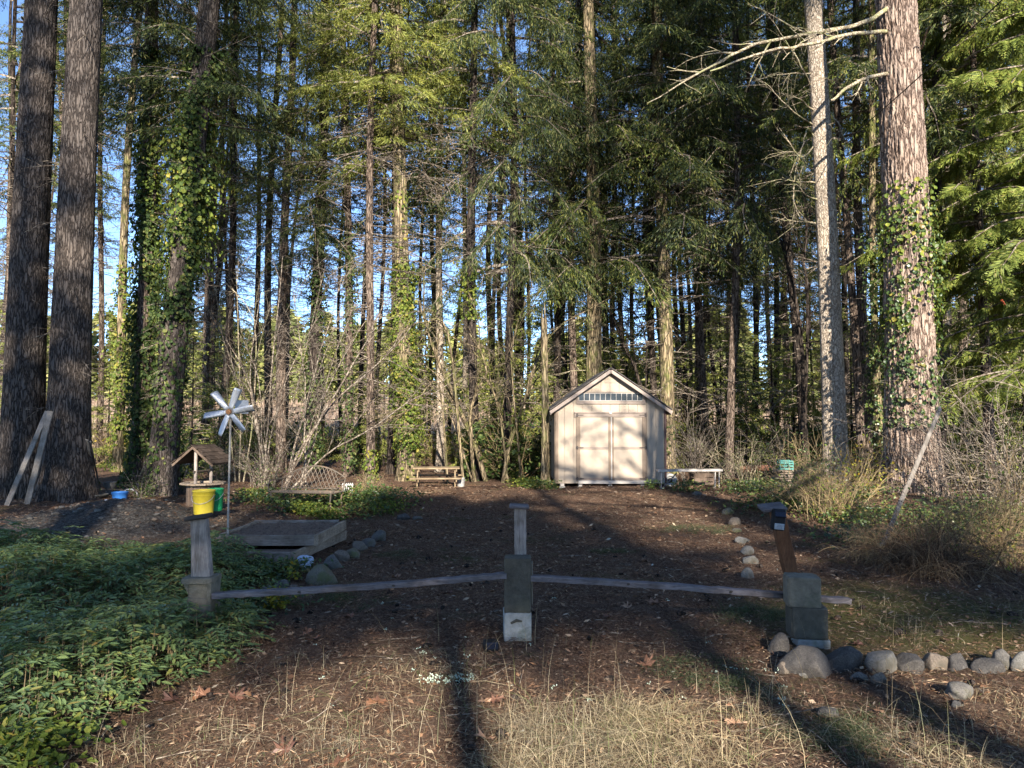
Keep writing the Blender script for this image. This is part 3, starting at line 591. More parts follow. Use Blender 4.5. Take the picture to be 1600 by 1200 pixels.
limb_part(tM, [(1385, 48, 14), (1320, 56, 13.3), (1270, 68, 13.0), (1200, 80, 12.8), (1110, 112, 12.7)], .055, .02, 'twigpale', 6, .8, 2, bM)
limb_part(tM, [(1385, 115, 14), (1345, 125, 13.6), (1320, 140, 13.4), (1298, 158, 13.3)], .05, .03, 'twigpale', 3, .9, 3, bM)
limb_part(tM, [(1440, 75, 13.9), (1452, 40, 13.3)], .03, .012, 'barkbig', 0, .4, 4, bM)
for j, pts in enumerate([
  [(1272, 215, 16.2), (1262, 200, 16), (1255, 225, 15.9), (1244, 260, 15.8), (1240, 310, 15.8), (1252, 345, 15.7)],
  [(1270, 195, 16.2), (1240, 175, 15.8), (1215, 150, 15.5), (1195, 128, 15.3)],
  [(1272, 175, 16.2), (1250, 155, 15.8), (1235, 150, 15.6)], [(1268, 135, 16.2), (1250, 100, 15.8), (1225, 60, 15.5), (1205, 30, 15.3)],
  [(1270, 115, 16.2), (1235, 115, 15.8), (1200, 118, 15.5)], [(1265, 50, 16.2), (1238, 58, 15.8), (1160, 66, 15.4)],
  [(1272, 285, 16.2), (1245, 284, 15.8), (1222, 278, 15.6)], [(1278, 312, 16.2), (1255, 300, 15.8), (1247, 268, 15.6)], [(1275, 348, 16.2), (1240, 345, 15.8), (1225, 340, 15.6)],
  [(1300, 150, 16.2), (1308, 125, 15.9), (1312, 102, 15.8)], [(1298, 175, 16.1), (1312, 195, 15.8), (1318, 205, 15.7)], [(1270, 230, 16.2), (1250, 245, 15.6), (1218, 200, 15.4)]]):
    limb_part(tI, pts, .024, .008, 'twigpale', 6, .8, 60+j, bI)
# broken snag beside the shed
c, base = trunk_fn(17.6, 851, 849, 90); t = empty('broken_snag', base); tag(t, 'broken-off bare snag with a jagged top just left of the shed', 'dead tree')
mb = MB(); trunk_mesh(mb, c, .088, 12, 40, 90, 91, .3, .14, top=3.95)
for a in range(5): tube(mb, [c(3.8)+np.array([.05*math.cos(a*1.3), .05*math.sin(a*1.3), 0]), c(4.0+.08*a)+np.array([.05*math.cos(a*1.3), .05*math.sin(a*1.3), 0])], [.035, .004], 5)
mb.build('trunk', M['barkmoss'], t, smooth=True)

# --- bare thicket of stems (vine maple) left of centre, bent mossy maples
def maple(label, base_px, D, stems, seed, mat='twigpale', group=None, name='vine_maple', depth=2, leaves=None, kids=(4, 7)):
    k = np.random.RandomState(seed); b = W(base_px, 650, D); gx0, gy0 = b.x, D; z0 = float(gz(gx0, gy0))-.05
    t = empty(name, (gx0, gy0, z0)); tag(t, label, 'bare tree', group)
    for (pts, r0) in stems:
        mb = MB(); P = [np.array(W(*p))-np.array([gx0, gy0, z0]) for p in pts]; P[0][2] = min(P[0][2], 0.0); n = len(P)
        q = []
        for i in range(n-1):
            for s in np.linspace(0, 1, 5)[:-1]:
                p0 = P[max(i-1, 0)]; p1 = P[i]; p2 = P[i+1]; p3 = P[min(i+2, n-1)]
                q.append(.5*((2*p1)+(-p0+p2)*s+(2*p0-5*p1+4*p2-p3)*s*s+(-p0+3*p1-3*p2+p3)*s**3))
        q.append(P[-1]); q = np.array(q)+k.normal(0, .01, (len(q), 3)); tube(mb, q, np.linspace(r0, r0*.3, len(q)), 7)
        for j in range(k.randint(*[kids[0]+3, kids[1]+5])):
            i = k.randint(len(q)//4, len(q)-1); d = nrm(q[i]-q[i-1])+k.normal(0, .45, 3)+np.array([0, 0, .1]); twiggy(k, mb, q[i], d, k.uniform(.5, 1.8), r0*.32, depth-1, 6, .5, kids=(4, 8), spread=.5, grav=-.15)
        mb.build('stem', M[mat], t, smooth=True)
    return t
kk2 = random.Random(3)
st = []
for i in range(12):
    b = kk2.uniform(-48, 42); top = kk2.uniform(335, 560); ty = kk2.uniform(330, 520)
    st.append(([(440+b, 752, 17), (440+b+(top-440)*.12+kk2.uniform(-6, 6), 690, 17), (440+b+(top-440)*.4+kk2.uniform(-14, 14), 590, 17+kk2.uniform(-.5, .5)), (top+b*.6, ty, 17+kk2.uniform(-1, 1))], kk2.uniform(.014, .028)))
st += [([(445, 755, 16.6), (470, 700, 16.5), (530, 620, 16.3), (600, 560, 16), (650, 500, 15.8)], .03), ([(440, 755, 16.6), (480, 690, 16.4), (540, 590, 16), (580, 520, 15.8), (600, 470, 15.6)], .028), ([(452, 755, 16.6), (510, 710, 16.5), (580, 670, 16.2), (650, 620, 16), (700, 615, 15.8)], .024)]
maple('clump of bare stems fanning up behind the metal bench', 440, 17, st, 71, 'twig')
st = [([(368+i*3, 752, 17.8), (358+i*9, 650, 17.8), (345+i*13, 500, 17.6), (q, 380+i*12, 17.5)], .02) for i, q in ((0, 318), (2, 372), (4, 335))]
maple('bare whippy stems rising right behind the pinwheel', 380, 17.8, st, 72)
maple('bent mossy maple arching left over the picnic table', 760, 19, [([(760, 755, 19), (740, 690, 18.8), (705, 610, 18.3), (675, 540, 18), (655, 470, 17.6)], .075), ([(742, 700, 18.8), (735, 640, 18.6), (760, 580, 18.4), (735, 520, 18.2)], .05), ([(700, 600, 18.3), (685, 600, 18), (640, 640, 17.6), (600, 655, 17.4)], .03), ([(725, 560, 18.2), (700, 520, 17.8), (660, 505, 17.5), (645, 508, 17.3)], .035), ([(740, 690, 18.8), (700, 640, 18.5), (670, 625, 18.2), (620, 612, 17.9)], .022)], 73, 'barkmoss')
maple('mossy maple leaning right just left of the snag', 785, 18.6, [([(785, 755, 18.6), (795, 700, 18.6), (815, 640, 18.6), (832, 580, 18.5), (860, 520, 18.4)], .06), ([(795, 690, 18.6), (780, 640, 18.5), (760, 590, 18.4)], .035), ([(815, 640, 18.6), (800, 560, 18.4), (820, 470, 18.2)], .03)], 74, 'barkmoss')
maple('dark bare maple leaning behind the right side of the shed roof', 1015, 22.5, [([(1015, 730, 22.5), (1000, 600, 22.5), (975, 540, 22.3), (955, 490, 22.2)], .07), ([(1000, 610, 22.5), (1010, 540, 22.3), (985, 480, 22)], .035)], 75, 'barkdark')
maple('forked dark bare tree left of the pale leaning trunk', 1245, 19, [([(1250, 745, 19), (1255, 600, 19), (1245, 480, 19), (1215, 360, 18.8)], .075), ([(1252, 600, 19), (1262, 480, 19), (1256, 400, 19), (1268, 320, 19)], .055)], 76, 'barkdark')

# --- cedar with drooping sprays at the right edge
def cedar(label, px, D, h, seed, boughs, wpx=30):
    t, c, r = tree('cedar_tree', label, D, px, px+5, wpx, None, bk='bark', dead=None, seed=seed, H=16)
    k = np.random.RandomState(seed); 
    mb = MB(); up = np.array([0, 0, 1.])
    for (z, az, L, droop) in boughs:
        hd = np.array([math.cos(az), math.sin(az), 0]); lat = np.array([-hd[1], hd[0], 0])
        s = np.linspace(0, 1, 12); path = np.stack([c(z)+hd*L*q+up*L*(.12*q-droop*q*q)+lat*.08*L*math.sin(q*4+az) for q in s]); tube(mb, path, np.linspace(.03, .006, 12), 5, m=1)
        nf = int(L*26); ss = np.repeat(k.uniform(.12, 1, nf), 1); base = np.stack([np.interp(ss, s, path[:, i]) for i in range(3)], -1); side = k.choice([-1., 1.], nf)
        fd = nrm(hd*k.uniform(.2, .8, nf)[:, None]+lat*(side*k.uniform(.3, 1, nf))[:, None]+up*k.uniform(-1.1, -.25, nf)[:, None]); fl = k.uniform(.22, .55, nf)*(1.1-.4*ss)
        fs = nrm(np.cross(fd, k.normal(0, .45, (nf, 3))+hd*.5+up*.6))
        for lev in range(3):      # side sprays of each fan
            n2 = 9; tt = np.tile(np.linspace(.08, 1, n2), nf); ix = np.repeat(np.arange(nf), n2); sg = k.choice([-1., 1.], len(ix))
            P = base[ix]+fd[ix]*(fl[ix]*tt)[:, None]-up*((fl[ix]*tt)**2*.5)[:, None]
            dd = nrm(fd[ix]*.75+fs[ix]*sg[:, None]*k.uniform(.5, .9, len(ix))[:, None]-up*.25+k.normal(0, .1, (len(ix), 3)))
            nn = nrm(np.cross(fd[ix], fs[ix])); S = nrm(np.cross(dd, nn)); kites(mb, P, dd, S, fl[ix]*.42*(1.15-tt)*k.uniform(.7, 1.2, len(ix))+.03, .022*k.uniform(.7, 1.3, len(ix)), .5)
    mb.build('crown', [M['cedar'], M['twig']], t); return t
bk = random.Random(17)
def boughs(n, z0, z1, a0, a1, L0, L1): return [(bk.uniform(z0, z1), R_(bk.uniform(a0, a1)), bk.uniform(L0, L1), bk.uniform(.25, .5)) for _ in range(n)]
cedar('cedar just beyond the right edge hanging bright drooping sprays into view', 1672, 14.8, 12, 95, boughs(46, 2.4, 10.5, 90, 300, 1.4, 2.9))
cedar('cedar behind the giant trunk, its sprays filling the upper right', 1545, 16, 14, 96, boughs(70, 4.2, 12, 0, 360, 1.3, 2.9), 16)
cedar('smaller cedar behind the right side brush', 1620, 17.5, 14, 97, boughs(50, 2.2, 10, 0, 360, 1.2, 2.6), 16)
print('cedars')

# ------------------------------------------------------------------ shed
def part(mb, name, mat, parent, smooth=False): return mb.build(name, mat, parent, smooth)
SX, SY, SZ = 2.20, 17.2, .10
shed = empty('garden_shed', (SX, SY, 0)); tag(shed, 'small pinkish-white wooden shed with double doors and a gabled roof', 'shed')
HW = 1.225; EV = SZ+1.66; AP = SZ+2.50; DP = 3.0
mb = MB()                                             # front and back gables as grooved boards, side walls
xs = np.arange(-HW, HW-.001, .2042)
for y0, thick in ((0, .03), (DP, .03)):
    for x0 in xs:
        x1 = min(x0+.2042-.006, HW); 
        def zt(x): return EV+(AP-EV)*(1-abs(x)/HW)
        pts = [(x0, SZ), (x1, SZ), (x1, zt(x1))]
        if x0 < 0 < x1: pts.append((0, AP))
        pts.append((x0, zt(x0))); m_ = len(pts)
        V = [(p[0], y0, p[1]) for p in pts]+[(p[0], y0+thick, p[1]) for p in pts]
        mb.add(V, [list(range(m_))]); mb.f.append((np.array([list(range(2*m_-1, m_-1, -1))])+mb.n-2*m_, 0))
        q = [[i, i+m_, (i+1) % m_+m_, (i+1) % m_] for i in range(m_)]; mb.f.append((np.array(q)+mb.n-2*m_, 0))
addbox(mb, (0, .040, SZ+.83), (2*HW-.02, .012, 1.64)); 
mb.add([(-HW+.02, .038, EV-.02), (HW-.02, .038, EV-.02), (0, .038, AP-.03)], [[0, 1, 2]])
for sx in (-1, 1):
    for j in range(15): addbox(mb, (sx*(HW-.014), .05+.1+j*.2-.002, SZ+.83), (.028, .194, 1.66))
    addbox(mb, (sx*(HW-.034), DP/2, SZ+.83), (.01, DP-.1, 1.64))
part(mb, 'wall', M['wall'], shed)
mb = MB(); sl_ = (AP-EV)/HW                              # roof: two slabs, courses of shingles, fascia boards
RX = 1.353; RZ0 = AP+.045
for sx in (-1, 1):
    a = math.atan(sl_); Ls = RX/math.cos(a)
    for j in range(9):
        f0 = j/9*Ls; cx = (f0+Ls/18)*math.cos(a); cz = RZ0+.03-(f0+Ls/18)*math.sin(a)
        addbox(mb, (sx*cx, DP/2, cz+.004*(j % 2)), (Ls/9+.02, DP+.36, .022), tilt=Matrix.Rotation(sx*(a-.02), 3, 'Y'), bevel=.003)
roof = part(mb, 'roof', M['rooftile'], shed)
mb = MB()
for sx in (-1, 1):
    a = math.atan(sl_); Ls = RX/math.cos(a)
    for yy in (-.155, DP+.155): addbox(mb, (sx*RX/2, yy, RZ0-.045-RX/2*sl_), (Ls, .024, .072), tilt=Matrix.Rotation(sx*a, 3, 'Y'), bevel=.003)
    addbox(mb, (sx*(RX-.012), DP/2, RZ0-.04-RX*sl_), (.02, DP+.3, .10), bevel=.002)
    addbox(mb, (sx*RX/2, DP/2, RZ0-.012-RX/2*sl_), (Ls-.03, DP+.26, .02), tilt=Matrix.Rotation(sx*a, 3, 'Y'))
part(mb, 'fascia', M['fascia'], shed)
def sx_(c): return (c-610)/380.7
def sz_(c): return SZ+(1078-c)/380.7
def rc(mb, x0, x1, y0, y1, d0, d1, bev=.003):           # rectangle in crop units standing d0..d1 proud of the front wall
    addbox(mb, ((sx_(x0)+sx_(x1))/2, -(d0+d1)/2, (sz_(y0)+sz_(y1))/2), (abs(sx_(x1)-sx_(x0)), d1-d0, abs(sz_(y0)-sz_(y1))), bevel=bev)
mb = MB(); rc(mb, 145, 166, 432, 1078, .002, .03); addbox(mb, (-HW-.012, .05, SZ+.83), (.018, .1, 1.66)); part(mb, 'corner_trim', M['trim'], shed)
mb = MB(); rc(mb, 1068, 1083, 432, 1078, .002, .03); addbox(mb, (HW+.012, .04, SZ+.83), (.02, .13, 1.66)); part(mb, 'corner_trim', M['maroon'], shed)
mb = MB(); rc(mb, 318, 340, 300, 405, .002, .028); rc(mb, 888, 910, 300, 405, .002, .028); rc(mb, 340, 888, 300, 311, .002, .026); rc(mb, 340, 888, 379, 405, .002, .03); win = part(mb, 'transom_window', M['trimpink'], shed)
mb = MB(); rc(mb, 341, 887, 312, 378, .003, .008, 0); part(mb, 'pane', M['glass'], win)
mb = MB()
for i in range(13): xx = 342+i*(887-342)/12; rc(mb, xx-2.2, xx+2.2, 313, 377, .008, .020, .001)
rc(mb, 341, 887, 312, 316, .0085, .018, 0); rc(mb, 341, 887, 374, 378, .0085, .018, 0); part(mb, 'muntin', M['white'], win)
mb = MB(); rc(mb, 303, 922, 472, 484, .004, .05); rc(mb, 303, 922, 484, 516, .003, .034); part(mb, 'door_header', M['trimpink'], shed)
mb = MB(); rc(mb, 335, 905, 1052, 1080, .002, .05); part(mb, 'threshold', M['white'], shed)
mb = MB(); rc(mb, 612, 623, 490, 1048, .002, .03); rc(mb, 600, 620, 466, 490, .05, .062, .001); part(mb, 'centre_strip', M['white'], shed)
for side in (0, 1):
    x0, x1, a, b = (318, 612, 352, 592) if side == 0 else (623, 916, 637, 880)
    mb = MB(); rc(mb, x0+2, x1-2, 518, 1048, .003, .016, .002); dr = part(mb, 'door', M['door'], shed)
    mb = MB(); rc(mb, x0, a, 517, 1049, .014, .032); part(mb, 'stile', M['trim'], dr)
    mb = MB(); rc(mb, b, x1, 517, 1049, .014, .032); part(mb, 'stile', M['trim'], dr)
    for (y0, y1) in ((768, 789), (1030, 1049)):
        mb = MB(); rc(mb, a+1, b-1, y0, y1, .014, .029); part(mb, 'rail', M['trimpink'], dr)
    for yy in (500, 776, 1038):
        mb = MB()
        if side == 0: rc(mb, 316, 380, yy-4, yy+4, .035, .039, 0); rc(mb, 318, 334, yy-14, yy+14, .035, .041, 0)
        else: rc(mb, 855, 918, yy-4, yy+4, .035, .039, 0); rc(mb, 900, 916, yy-14, yy+14, .035, .041, 0)
        part(mb, 'hinge', M['iron'], dr)
mb = MB(); rc(mb, 560, 660, 150, 225, .003, .012, 0)
for j in range(6): rc(mb, 566, 654, 158+j*11, 163+j*11, .012, .02, 0)
part(mb, 'gable_vent', M['wall'], shed)
for j, xx in enumerate((200, 355, 608, 880)):
    mb = MB(); addbox(mb, (sx_(xx), DP/2, SZ-.035), (.09, DP-.03, .068), bevel=.004); part(mb, 'skid', M['white'], shed)
    for yy in (.10, 1.5, 2.8):
        mb = MB(); addbox(mb, (sx_(xx), yy, SZ-.115), (.13, .2, .085), bevel=.006); part(mb, 'foundation_block', M['concretepale'], shed)

# ------------------------------------------------------------------ yard furniture
def cinder(mb, c, w, d, h, rz=0, wall=.032, upright=False):
    """hollow block: walls round two cells, cells open front to back when laid on its side"""
    cx, cy, cz = c; cr, sr = math.cos(rz), math.sin(rz)
    def b(x, y, z, sx, sy, sz): addbox(mb, (cx+x*cr-y*sr, cy+x*sr+y*cr, cz+z), (sx, sy, sz), rz, bevel=.006)
    b(0, 0, -h/2+wall/2, w, d, wall); b(0, 0, h/2-wall/2, w, d, wall); b(0, -.001, 0, w-.002, d-.006, wall)
    b(-w/2+wall/2, 0, 0, wall, d-.004, h-.004); b(w/2-wall/2, 0, 0, wall, d-.004, h-.004)
# middle post
p = W(809, 868, 5.6); x = p.x
o = MB(); rblock(o, (0, 0, .10), (.195, .19, .20), 1, chips=9); 
t = empty('concrete_block', (W(808, 990, 5.6).x, 5.6, float(gz(x, 5.6))-.01), .05); tag(t, 'pale chipped concrete block on the ground carrying the dark upright block', 'concrete block'); o.build('block_body', M['concretepale'], t)
o = MB(); tube(o, [(-.05, -.097, .13), (-.01, -.1, .15), (.03, -.097, .142)], [.008, .012, .006], 6); o.build('chipped_edge', M['concretedark'], t)
t = empty('concrete_block', (x, 5.6, .2), -.03); tag(t, 'dark upright concrete block holding the middle post where both rails meet', 'concrete block')
o = MB(); rblock(o, (0, -.01, .195), (.19, .165, .385), 2); o.build('block_body', M['concretedark'], t)
o = MB(); addbox(o, (.101, -.01, .2), (.014, .11, .30), bevel=.006); o.build('web', M['concrete'], t)
t = empty('fence_post', (W(813, 860, 5.66).x, 5.70, .55)); tag(t, 'short weathered middle post standing in the upright block, with flat cap', 'post')
o = MB(); board(o, (0, 0, -.2), (.0, 0, .37), .088, .05, (0, 1, 0), seed=3, n=10); o.build('post', M['woodz'], t)
o = MB(); addbox(o, (-.008, 0, .385), (.145, .13, .028), tilt=Matrix.Rotation(.05, 3, 'Y'), bevel=.008); o.build('cap', M['woodx'], t)
# left post
xl = W(316, 930, 5.7).x
t = empty('concrete_block', (xl, 5.7, 0)); tag(t, 'left concrete block half sunk in green leaves, flanged like an I', 'concrete block')
o = MB(); rblock(o, (-.006, 0, .405), (.225, .19, .045), 3); rblock(o, (.0, 0, .32), (.15, .15, .15), 4); rblock(o, (.085, 0, .29), (.03, .188, .21), 5, chips=2); rblock(o, (.0, 0, .2), (.15, .19, .16), 6)
V = [(-.11, -.08, .385), (-.07, -.08, .385), (-.07, -.08, .31), (-.11, .08, .385), (-.07, .08, .385), (-.07, .08, .31)]; o.add(V, [[0, 1, 2], [5, 4, 3]]); o.add(V, [[0, 2, 5, 3]])
o.build('block_body', M['concrete'], t)
t2 = empty('concrete_block', (xl+.01, 5.7, float(gz(xl, 5.7))), .08); tag(t2, 'lowest left concrete block sunk in the green leaves under the flanged one', 'concrete block')
o = MB(); cinder(o, (0, 0, .06), .2, .2, .13); o.build('block_body', M['concretedark'], t2)
t = empty('fence_post', (W(313, 900, 5.7).x, 5.7, .42)); tag(t, 'pale weathered left post tapering upward from its block, dark cap on top', 'post')
o = MB(); P = np.array([(.015, 0, -.0), (.008, 0, .12), (0, 0, .25), (-.012, 0, .42)]); sweep(o, rect(.138, .075, .006), P, (0, 1, 0), [1.02, .96, .9, .84]); o.build('post', M['woodz'], t)
o = MB(); addbox(o, (-.02, 0, .435), (.165, .14, .03), tilt=Matrix.Rotation(-.16, 3, 'Y'), bevel=.007); o.build('cap', M['wooddark'], t)
# right post
xr = W(1258, 930, 5.45).x; yr = 5.45
t = empty('concrete_block', (xr+.01, yr, .005), -.12); tag(t, 'lower dark concrete block of the right stack, on a pale footing', 'concrete block')
o = MB(); rblock(o, (0, 0, .165), (.235, .2, .215), 7); addbox(o, (-.112, .0, .16), (.03, .17, .20), bevel=.004); o.build('block_body', M['concretedark'], t)
o = MB(); rblock(o, (.02, 0, .02), (.22, .21, .07), 8); o.build('footing', M['concretepale'], t)
t = empty('concrete_block', (xr-.02, yr, .275), -.16); tag(t, 'upper mossy concrete block of the right stack, the rail passing behind it', 'concrete block')
o = MB(); rblock(o, (0, 0, .105), (.215, .19, .205), 9, chips=8); addbox(o, (-.1, .0, .1), (.03, .16, .19), bevel=.004); o.build('block_body', M['concrete'], t)
b0 = W(1236, 897, 5.6); b1 = W(1213, 797, 5.55)
t = empty('fence_post', b0); tag(t, 'reddish-brown tilted right post carrying a small solar light', 'post')
o = MB(); d = np.array(b1-b0); board(o, -d*.45, d, .095, .07, (0, 1, 0), seed=8, n=12); o.build('post', M['woodbrown'], t)
o = MB(); addbox(o, tuple(d+np.array([-.03, 0, .02])), (.175, .14, .026), tilt=Matrix.Rotation(-.1, 3, 'Y') @ Matrix.Rotation(.2, 3, 'X'), bevel=.006); o.build('cap', M['woodx'], t)
lp = W(1216, 812, 5.47)
t = empty('solar_light', lp); t.rotation_euler = (0, R_(6), .1); tag(t, 'small black solar light fixed to the tilted right post', 'solar light')
o = MB(); addbox(o, (0, .0, 0), (.098, .05, .15), bevel=.012); o.build('housing', M['black'], t)
o = MB(); addbox(o, (0, -.024, .045), (.078, .014, .05), tilt=Matrix.Rotation(R_(-25), 3, 'X'), bevel=.002); o.build('solar_panel', M['pv'], t)
o = MB(); addbox(o, (0, -.027, -.045), (.07, .008, .042), bevel=.002)
for i in range(6): addbox(o, (-.028+i*.011, -.033, -.045), (.004, .006, .038))
o.build('lens', M['lens'], t)
# rails
def rail(a, b, label, seed, bend):
    a = Vector(a); b = Vector(b); t = empty('wooden_rail', a); tag(t, label, 'rail'); o = MB(); board(o, (0, 0, 0), np.array(b-a), .075, .040, (0, 0, 1), bend, seed, n=40, wear=.002)
    o.build('board', M['woodx'], t)
    for s in (.3, .62): o = MB(); q = np.array(b-a)*s; blob(o, (q[0], q[1]-.037, q[2]+bend), (.014, .004, .009), seed, 2); o.build('knot', M['wooddark'], t)
rail(W(334, 930, 5.62), W(792, 899, 5.53), 'bowed grey rail from the left block to the middle block', 4, -.012)
rail(W(829, 903, 5.55), W(1327, 939, 5.66), 'grey rail from the middle block past the right block stack', 6, .012)
# small solar box on the ground
g0 = G(767, 1022); t = empty('solar_light', (g0.x, g0.y, g0.z+.04)); t.rotation_euler = (R_(12), 0, .15); tag(t, 'tiny black solar light lying on the bare ground before the middle block', 'solar light')
o = MB(); addbox(o, (0, 0, 0), (.1, .075, .06), bevel=.008); o.build('housing', M['black'], t); o = MB(); addbox(o, (.005, -.03, .012), (.075, .022, .04), bevel=.002); o.build('solar_panel', M['pv'], t)

# pinwheel
gp = G(355, 866); hub = W(358, 643.5, gp.y)
t = empty('pinwheel', gp); tag(t, 'silver metal pinwheel windmill on a thin grey pole', 'windmill')
rel = lambda v: np.array(Vector(v)-gp)
o = MB(); tube(o, [(0, 0, -.05), (.005, 0, .6), rel(hub+Vector((.0, .05, -.04)))], [.013, .012, .012], 8); o.build('pole', M['polegrey'], t, True)
hb = rel(hub)
for i in range(6):
    a = R_(9+60*i); o = MB(); dr_ = np.array([math.cos(a), 0, math.sin(a)]); sd2 = np.array([-math.sin(a), 0, math.cos(a)]); n = 9; V = []
    for j in range(n):
        s = j/(n-1); w = .026+.026*s; tw = .1+.9*(s-.2)
        for q in np.linspace(-1, 1, 5):
            V.append(hb+dr_*(.03+.262*s)+sd2*w*q*math.cos(tw)+np.array([0, -1, 0])*(w*q*math.sin(tw)+.022*(1-q*q)*s))
    V = np.array(V); f = [[j*5+m, j*5+m+1, (j+1)*5+m+1, (j+1)*5+m] for j in range(n-1) for m in range(4)]; o.add(V, f); bl = o.build('blade', M['steel'], t, True)
    sm = bl.modifiers.new('thick', 'SOLIDIFY'); sm.thickness = .0015
o = MB(); tube(o, [hb+np.array([0, -.03, 0]), hb+np.array([0, .03, 0])], [.028, .028], 14, cap=True); tube(o, [hb+np.array([0, -.045, 0]), hb+np.array([0, .0, 0])], [.01, .01], 8, cap=True)
for i in range(6): a = R_(39+60*i); blob(o, hb+np.array([.035*math.cos(a), -.012, .035*math.sin(a)]), (.005, .005, .005), 1, 2)
o.build('hub', M['rust'], t)
o = MB(); addbox(o, tuple(hb+np.array([.09, .16, .06])), (.006, .2, .16), rz=-.5, bevel=.001); tube(o, [hb+np.array([0, .03, 0]), hb+np.array([.06, .12, .03])], [.006, .006], 6); o.build('tail_vane', M['steel'], t)

def bucket(label, loc, r, h, mat, handle=True, name='bucket'):
    t = empty(name, loc); tag(t, label, 'bucket')
    o = MB(); lathe(o, [(0.001, 0), (r*.84, 0), (r*.86, .01), (r*.97, h*.85), (r*.99, h*.86), (r*1.0, h), (r*1.03, h), (r*1.03, h*.94), (r*1.0, h*.93)], 32); lathe(o, [(r*1.0, h), (r*.96, h-.004), (r*.83, .015), (.001, .015)], 32)
    lathe(o, [(r*.975, h*.80), (r*1.02, h*.80), (r*1.02, h*.78), (r*.97, h*.78)], 32); o.build('bucket_body', M[mat], t, True)
    if handle:
        o = MB(); a = np.linspace(-.1, math.pi+.1, 20); tube(o, [(r*1.04*math.cos(q), -r*1.03*abs(math.sin(q))**.8, h*.80-h*.34*max(0, math.sin(q))) for q in a], [.0035]*20, 5); o.build('handle', M['steel'], t)
    return t
pb = W(318, 803, 11.2); bucket('yellow plastic bucket standing on the gravel mound', (pb.x, 11.2, pb.z), .155, .345, 'yellow')
pb = W(336, 800, 11.55); bucket('green plastic bucket just behind the yellow one', (pb.x, 11.55, pb.z+.02), .12, .33, 'green')
pb = G(187, 787); bucket('small blue plastic tub on the ground by the left trunks', (pb.x, pb.y, pb.z), .14, .15, 'blue', False, 'plastic_tub')
pb = G(720, 762); bucket('white plastic bucket beside the picnic table', (pb.x, pb.y, pb.z), .09, .2, 'whiteplastic')

# wishing well
D = 12.6; b = W(317, 790, D); t = empty('wishing_well', (b.x, D, float(gz(b.x, D))), R_(-14)); tag(t, 'small wooden wishing well with a shingled gable roof', 'wishing well'); z0 = t.location.z
rimz = W(317, 755, D).z-z0; apz = W(322, 694, D).z-z0
o = MB()
for i in range(14):
    a = 2*math.pi*i/14; addbox(o, (.235*math.cos(a), .235*math.sin(a), rimz/2-.02), (.03, .104, rimz), a, bevel=.004)
o.build('basin', M['woodwell'], t)
o = MB()
for i in range(8):
    a = 2*math.pi*(i+.5)/8; addbox(o, (.285*math.cos(a), .285*math.sin(a), rimz+.0+.002*(i % 2)), (.11, .235, .03), a, bevel=.004)
o.build('rim', M['woodbedy'], t)
o = MB(); lathe(o, [(0.001, rimz-.06), (.22, rimz-.06)], 20); o.build('inner_soil', M['soil'], t)
for s in (-1, 1): o = MB(); addbox(o, (0, s*.2, (rimz+apz)/2-.1), (.045, .03, apz-rimz+.12), bevel=.004); o.build('support_post', M['woodz'], t)
o = MB(); tube(o, [(0, -.25, rimz+.2), (0, .27, rimz+.2)], [.018, .018], 8, cap=True); tube(o, [(0, .27, rimz+.2), (0, .27, rimz+.1), (0, .32, rimz+.1)], [.008]*3, 6); o.build('winch', M['wooddark'], t)
ra = R_(38); o = MB(); k = np.random.RandomState(2)
for s in (-1, 1):
    Ls = .47; o2 = s
    addbox(o, (s*Ls/2*math.cos(ra), 0, apz-.03-Ls/2*math.sin(ra)), (Ls, .56, .012), tilt=Matrix.Rotation(s*ra, 3, 'Y'))
    for j in range(5):
        for q in range(5):
            f = (j+.5)/5*Ls; addbox(o, (s*f*math.cos(ra), -.235+q*.118+(.03 if j % 2 else -.02), apz-.008-f*math.sin(ra)+k.uniform(0, .006)), (.115, .112, .012), tilt=Matrix.Rotation(s*(ra-.1), 3, 'Y'), bevel=.002)
o.build('roof', M['shingle'], t)
for s in (-1, 1):
    for yy in (-.285, .285): o = MB(); addbox(o, (s*.235*math.cos(ra), yy, apz-.045-.235*math.sin(ra)), (.48, .016, .035), tilt=Matrix.Rotation(s*ra, 3, 'Y'), bevel=.002); o.build('barge_board', M['woodwell'], t)

# planks leaning by the left trunks
def leaning(a, b, w, th, label, mat='woodplank', cat='plank', seed=0, name='wooden_plank'):
    a = Vector(a); b = Vector(b); t = empty(name, a); tag(t, label, cat); o = MB(); board(o, (0, 0, 0), np.array(b-a), w, th, (0, 1, .3), .0, seed, n=20); ob = o.build('board', M[mat], t); return t
leaning(G(10, 800), W(74, 643, 13.55), .085, .03, 'outer grey plank leaning on the leftmost thick trunk', seed=1)
leaning(G(42, 797), W(79, 642, 13.35), .10, .03, 'inner steeper grey plank leaning in the gap between the two thick trunks', seed=2)
leaning(G(152, 778), W(136, 687, 13.6), .045, .02, 'short pale stick leaning on the right side of the second thick trunk', seed=3)
leaning(G(157, 774), W(141, 690, 13.7), .035, .02, 'thinner pale stick beside the short one on the second thick trunk', seed=4)
t = empty('fallen_branch', G(0, 762)); tag(t, 'dark dead branch propped across the feet of the two thick left trunks', 'branch'); o = MB(); twiggy(np.random.RandomState(4), o, (0, -.2, .1), np.array(W(95, 708, 13)-t.location), 1.4, .025, 1, 6, .15, kids=(2, 3), grav=0); o.build('stick', M['barkdark'], t)
leaning(G(1374, 868), W(1469, 638, 11.8), .078, .025, 'long pale board leaning toward the foot of the giant trunk', seed=5)
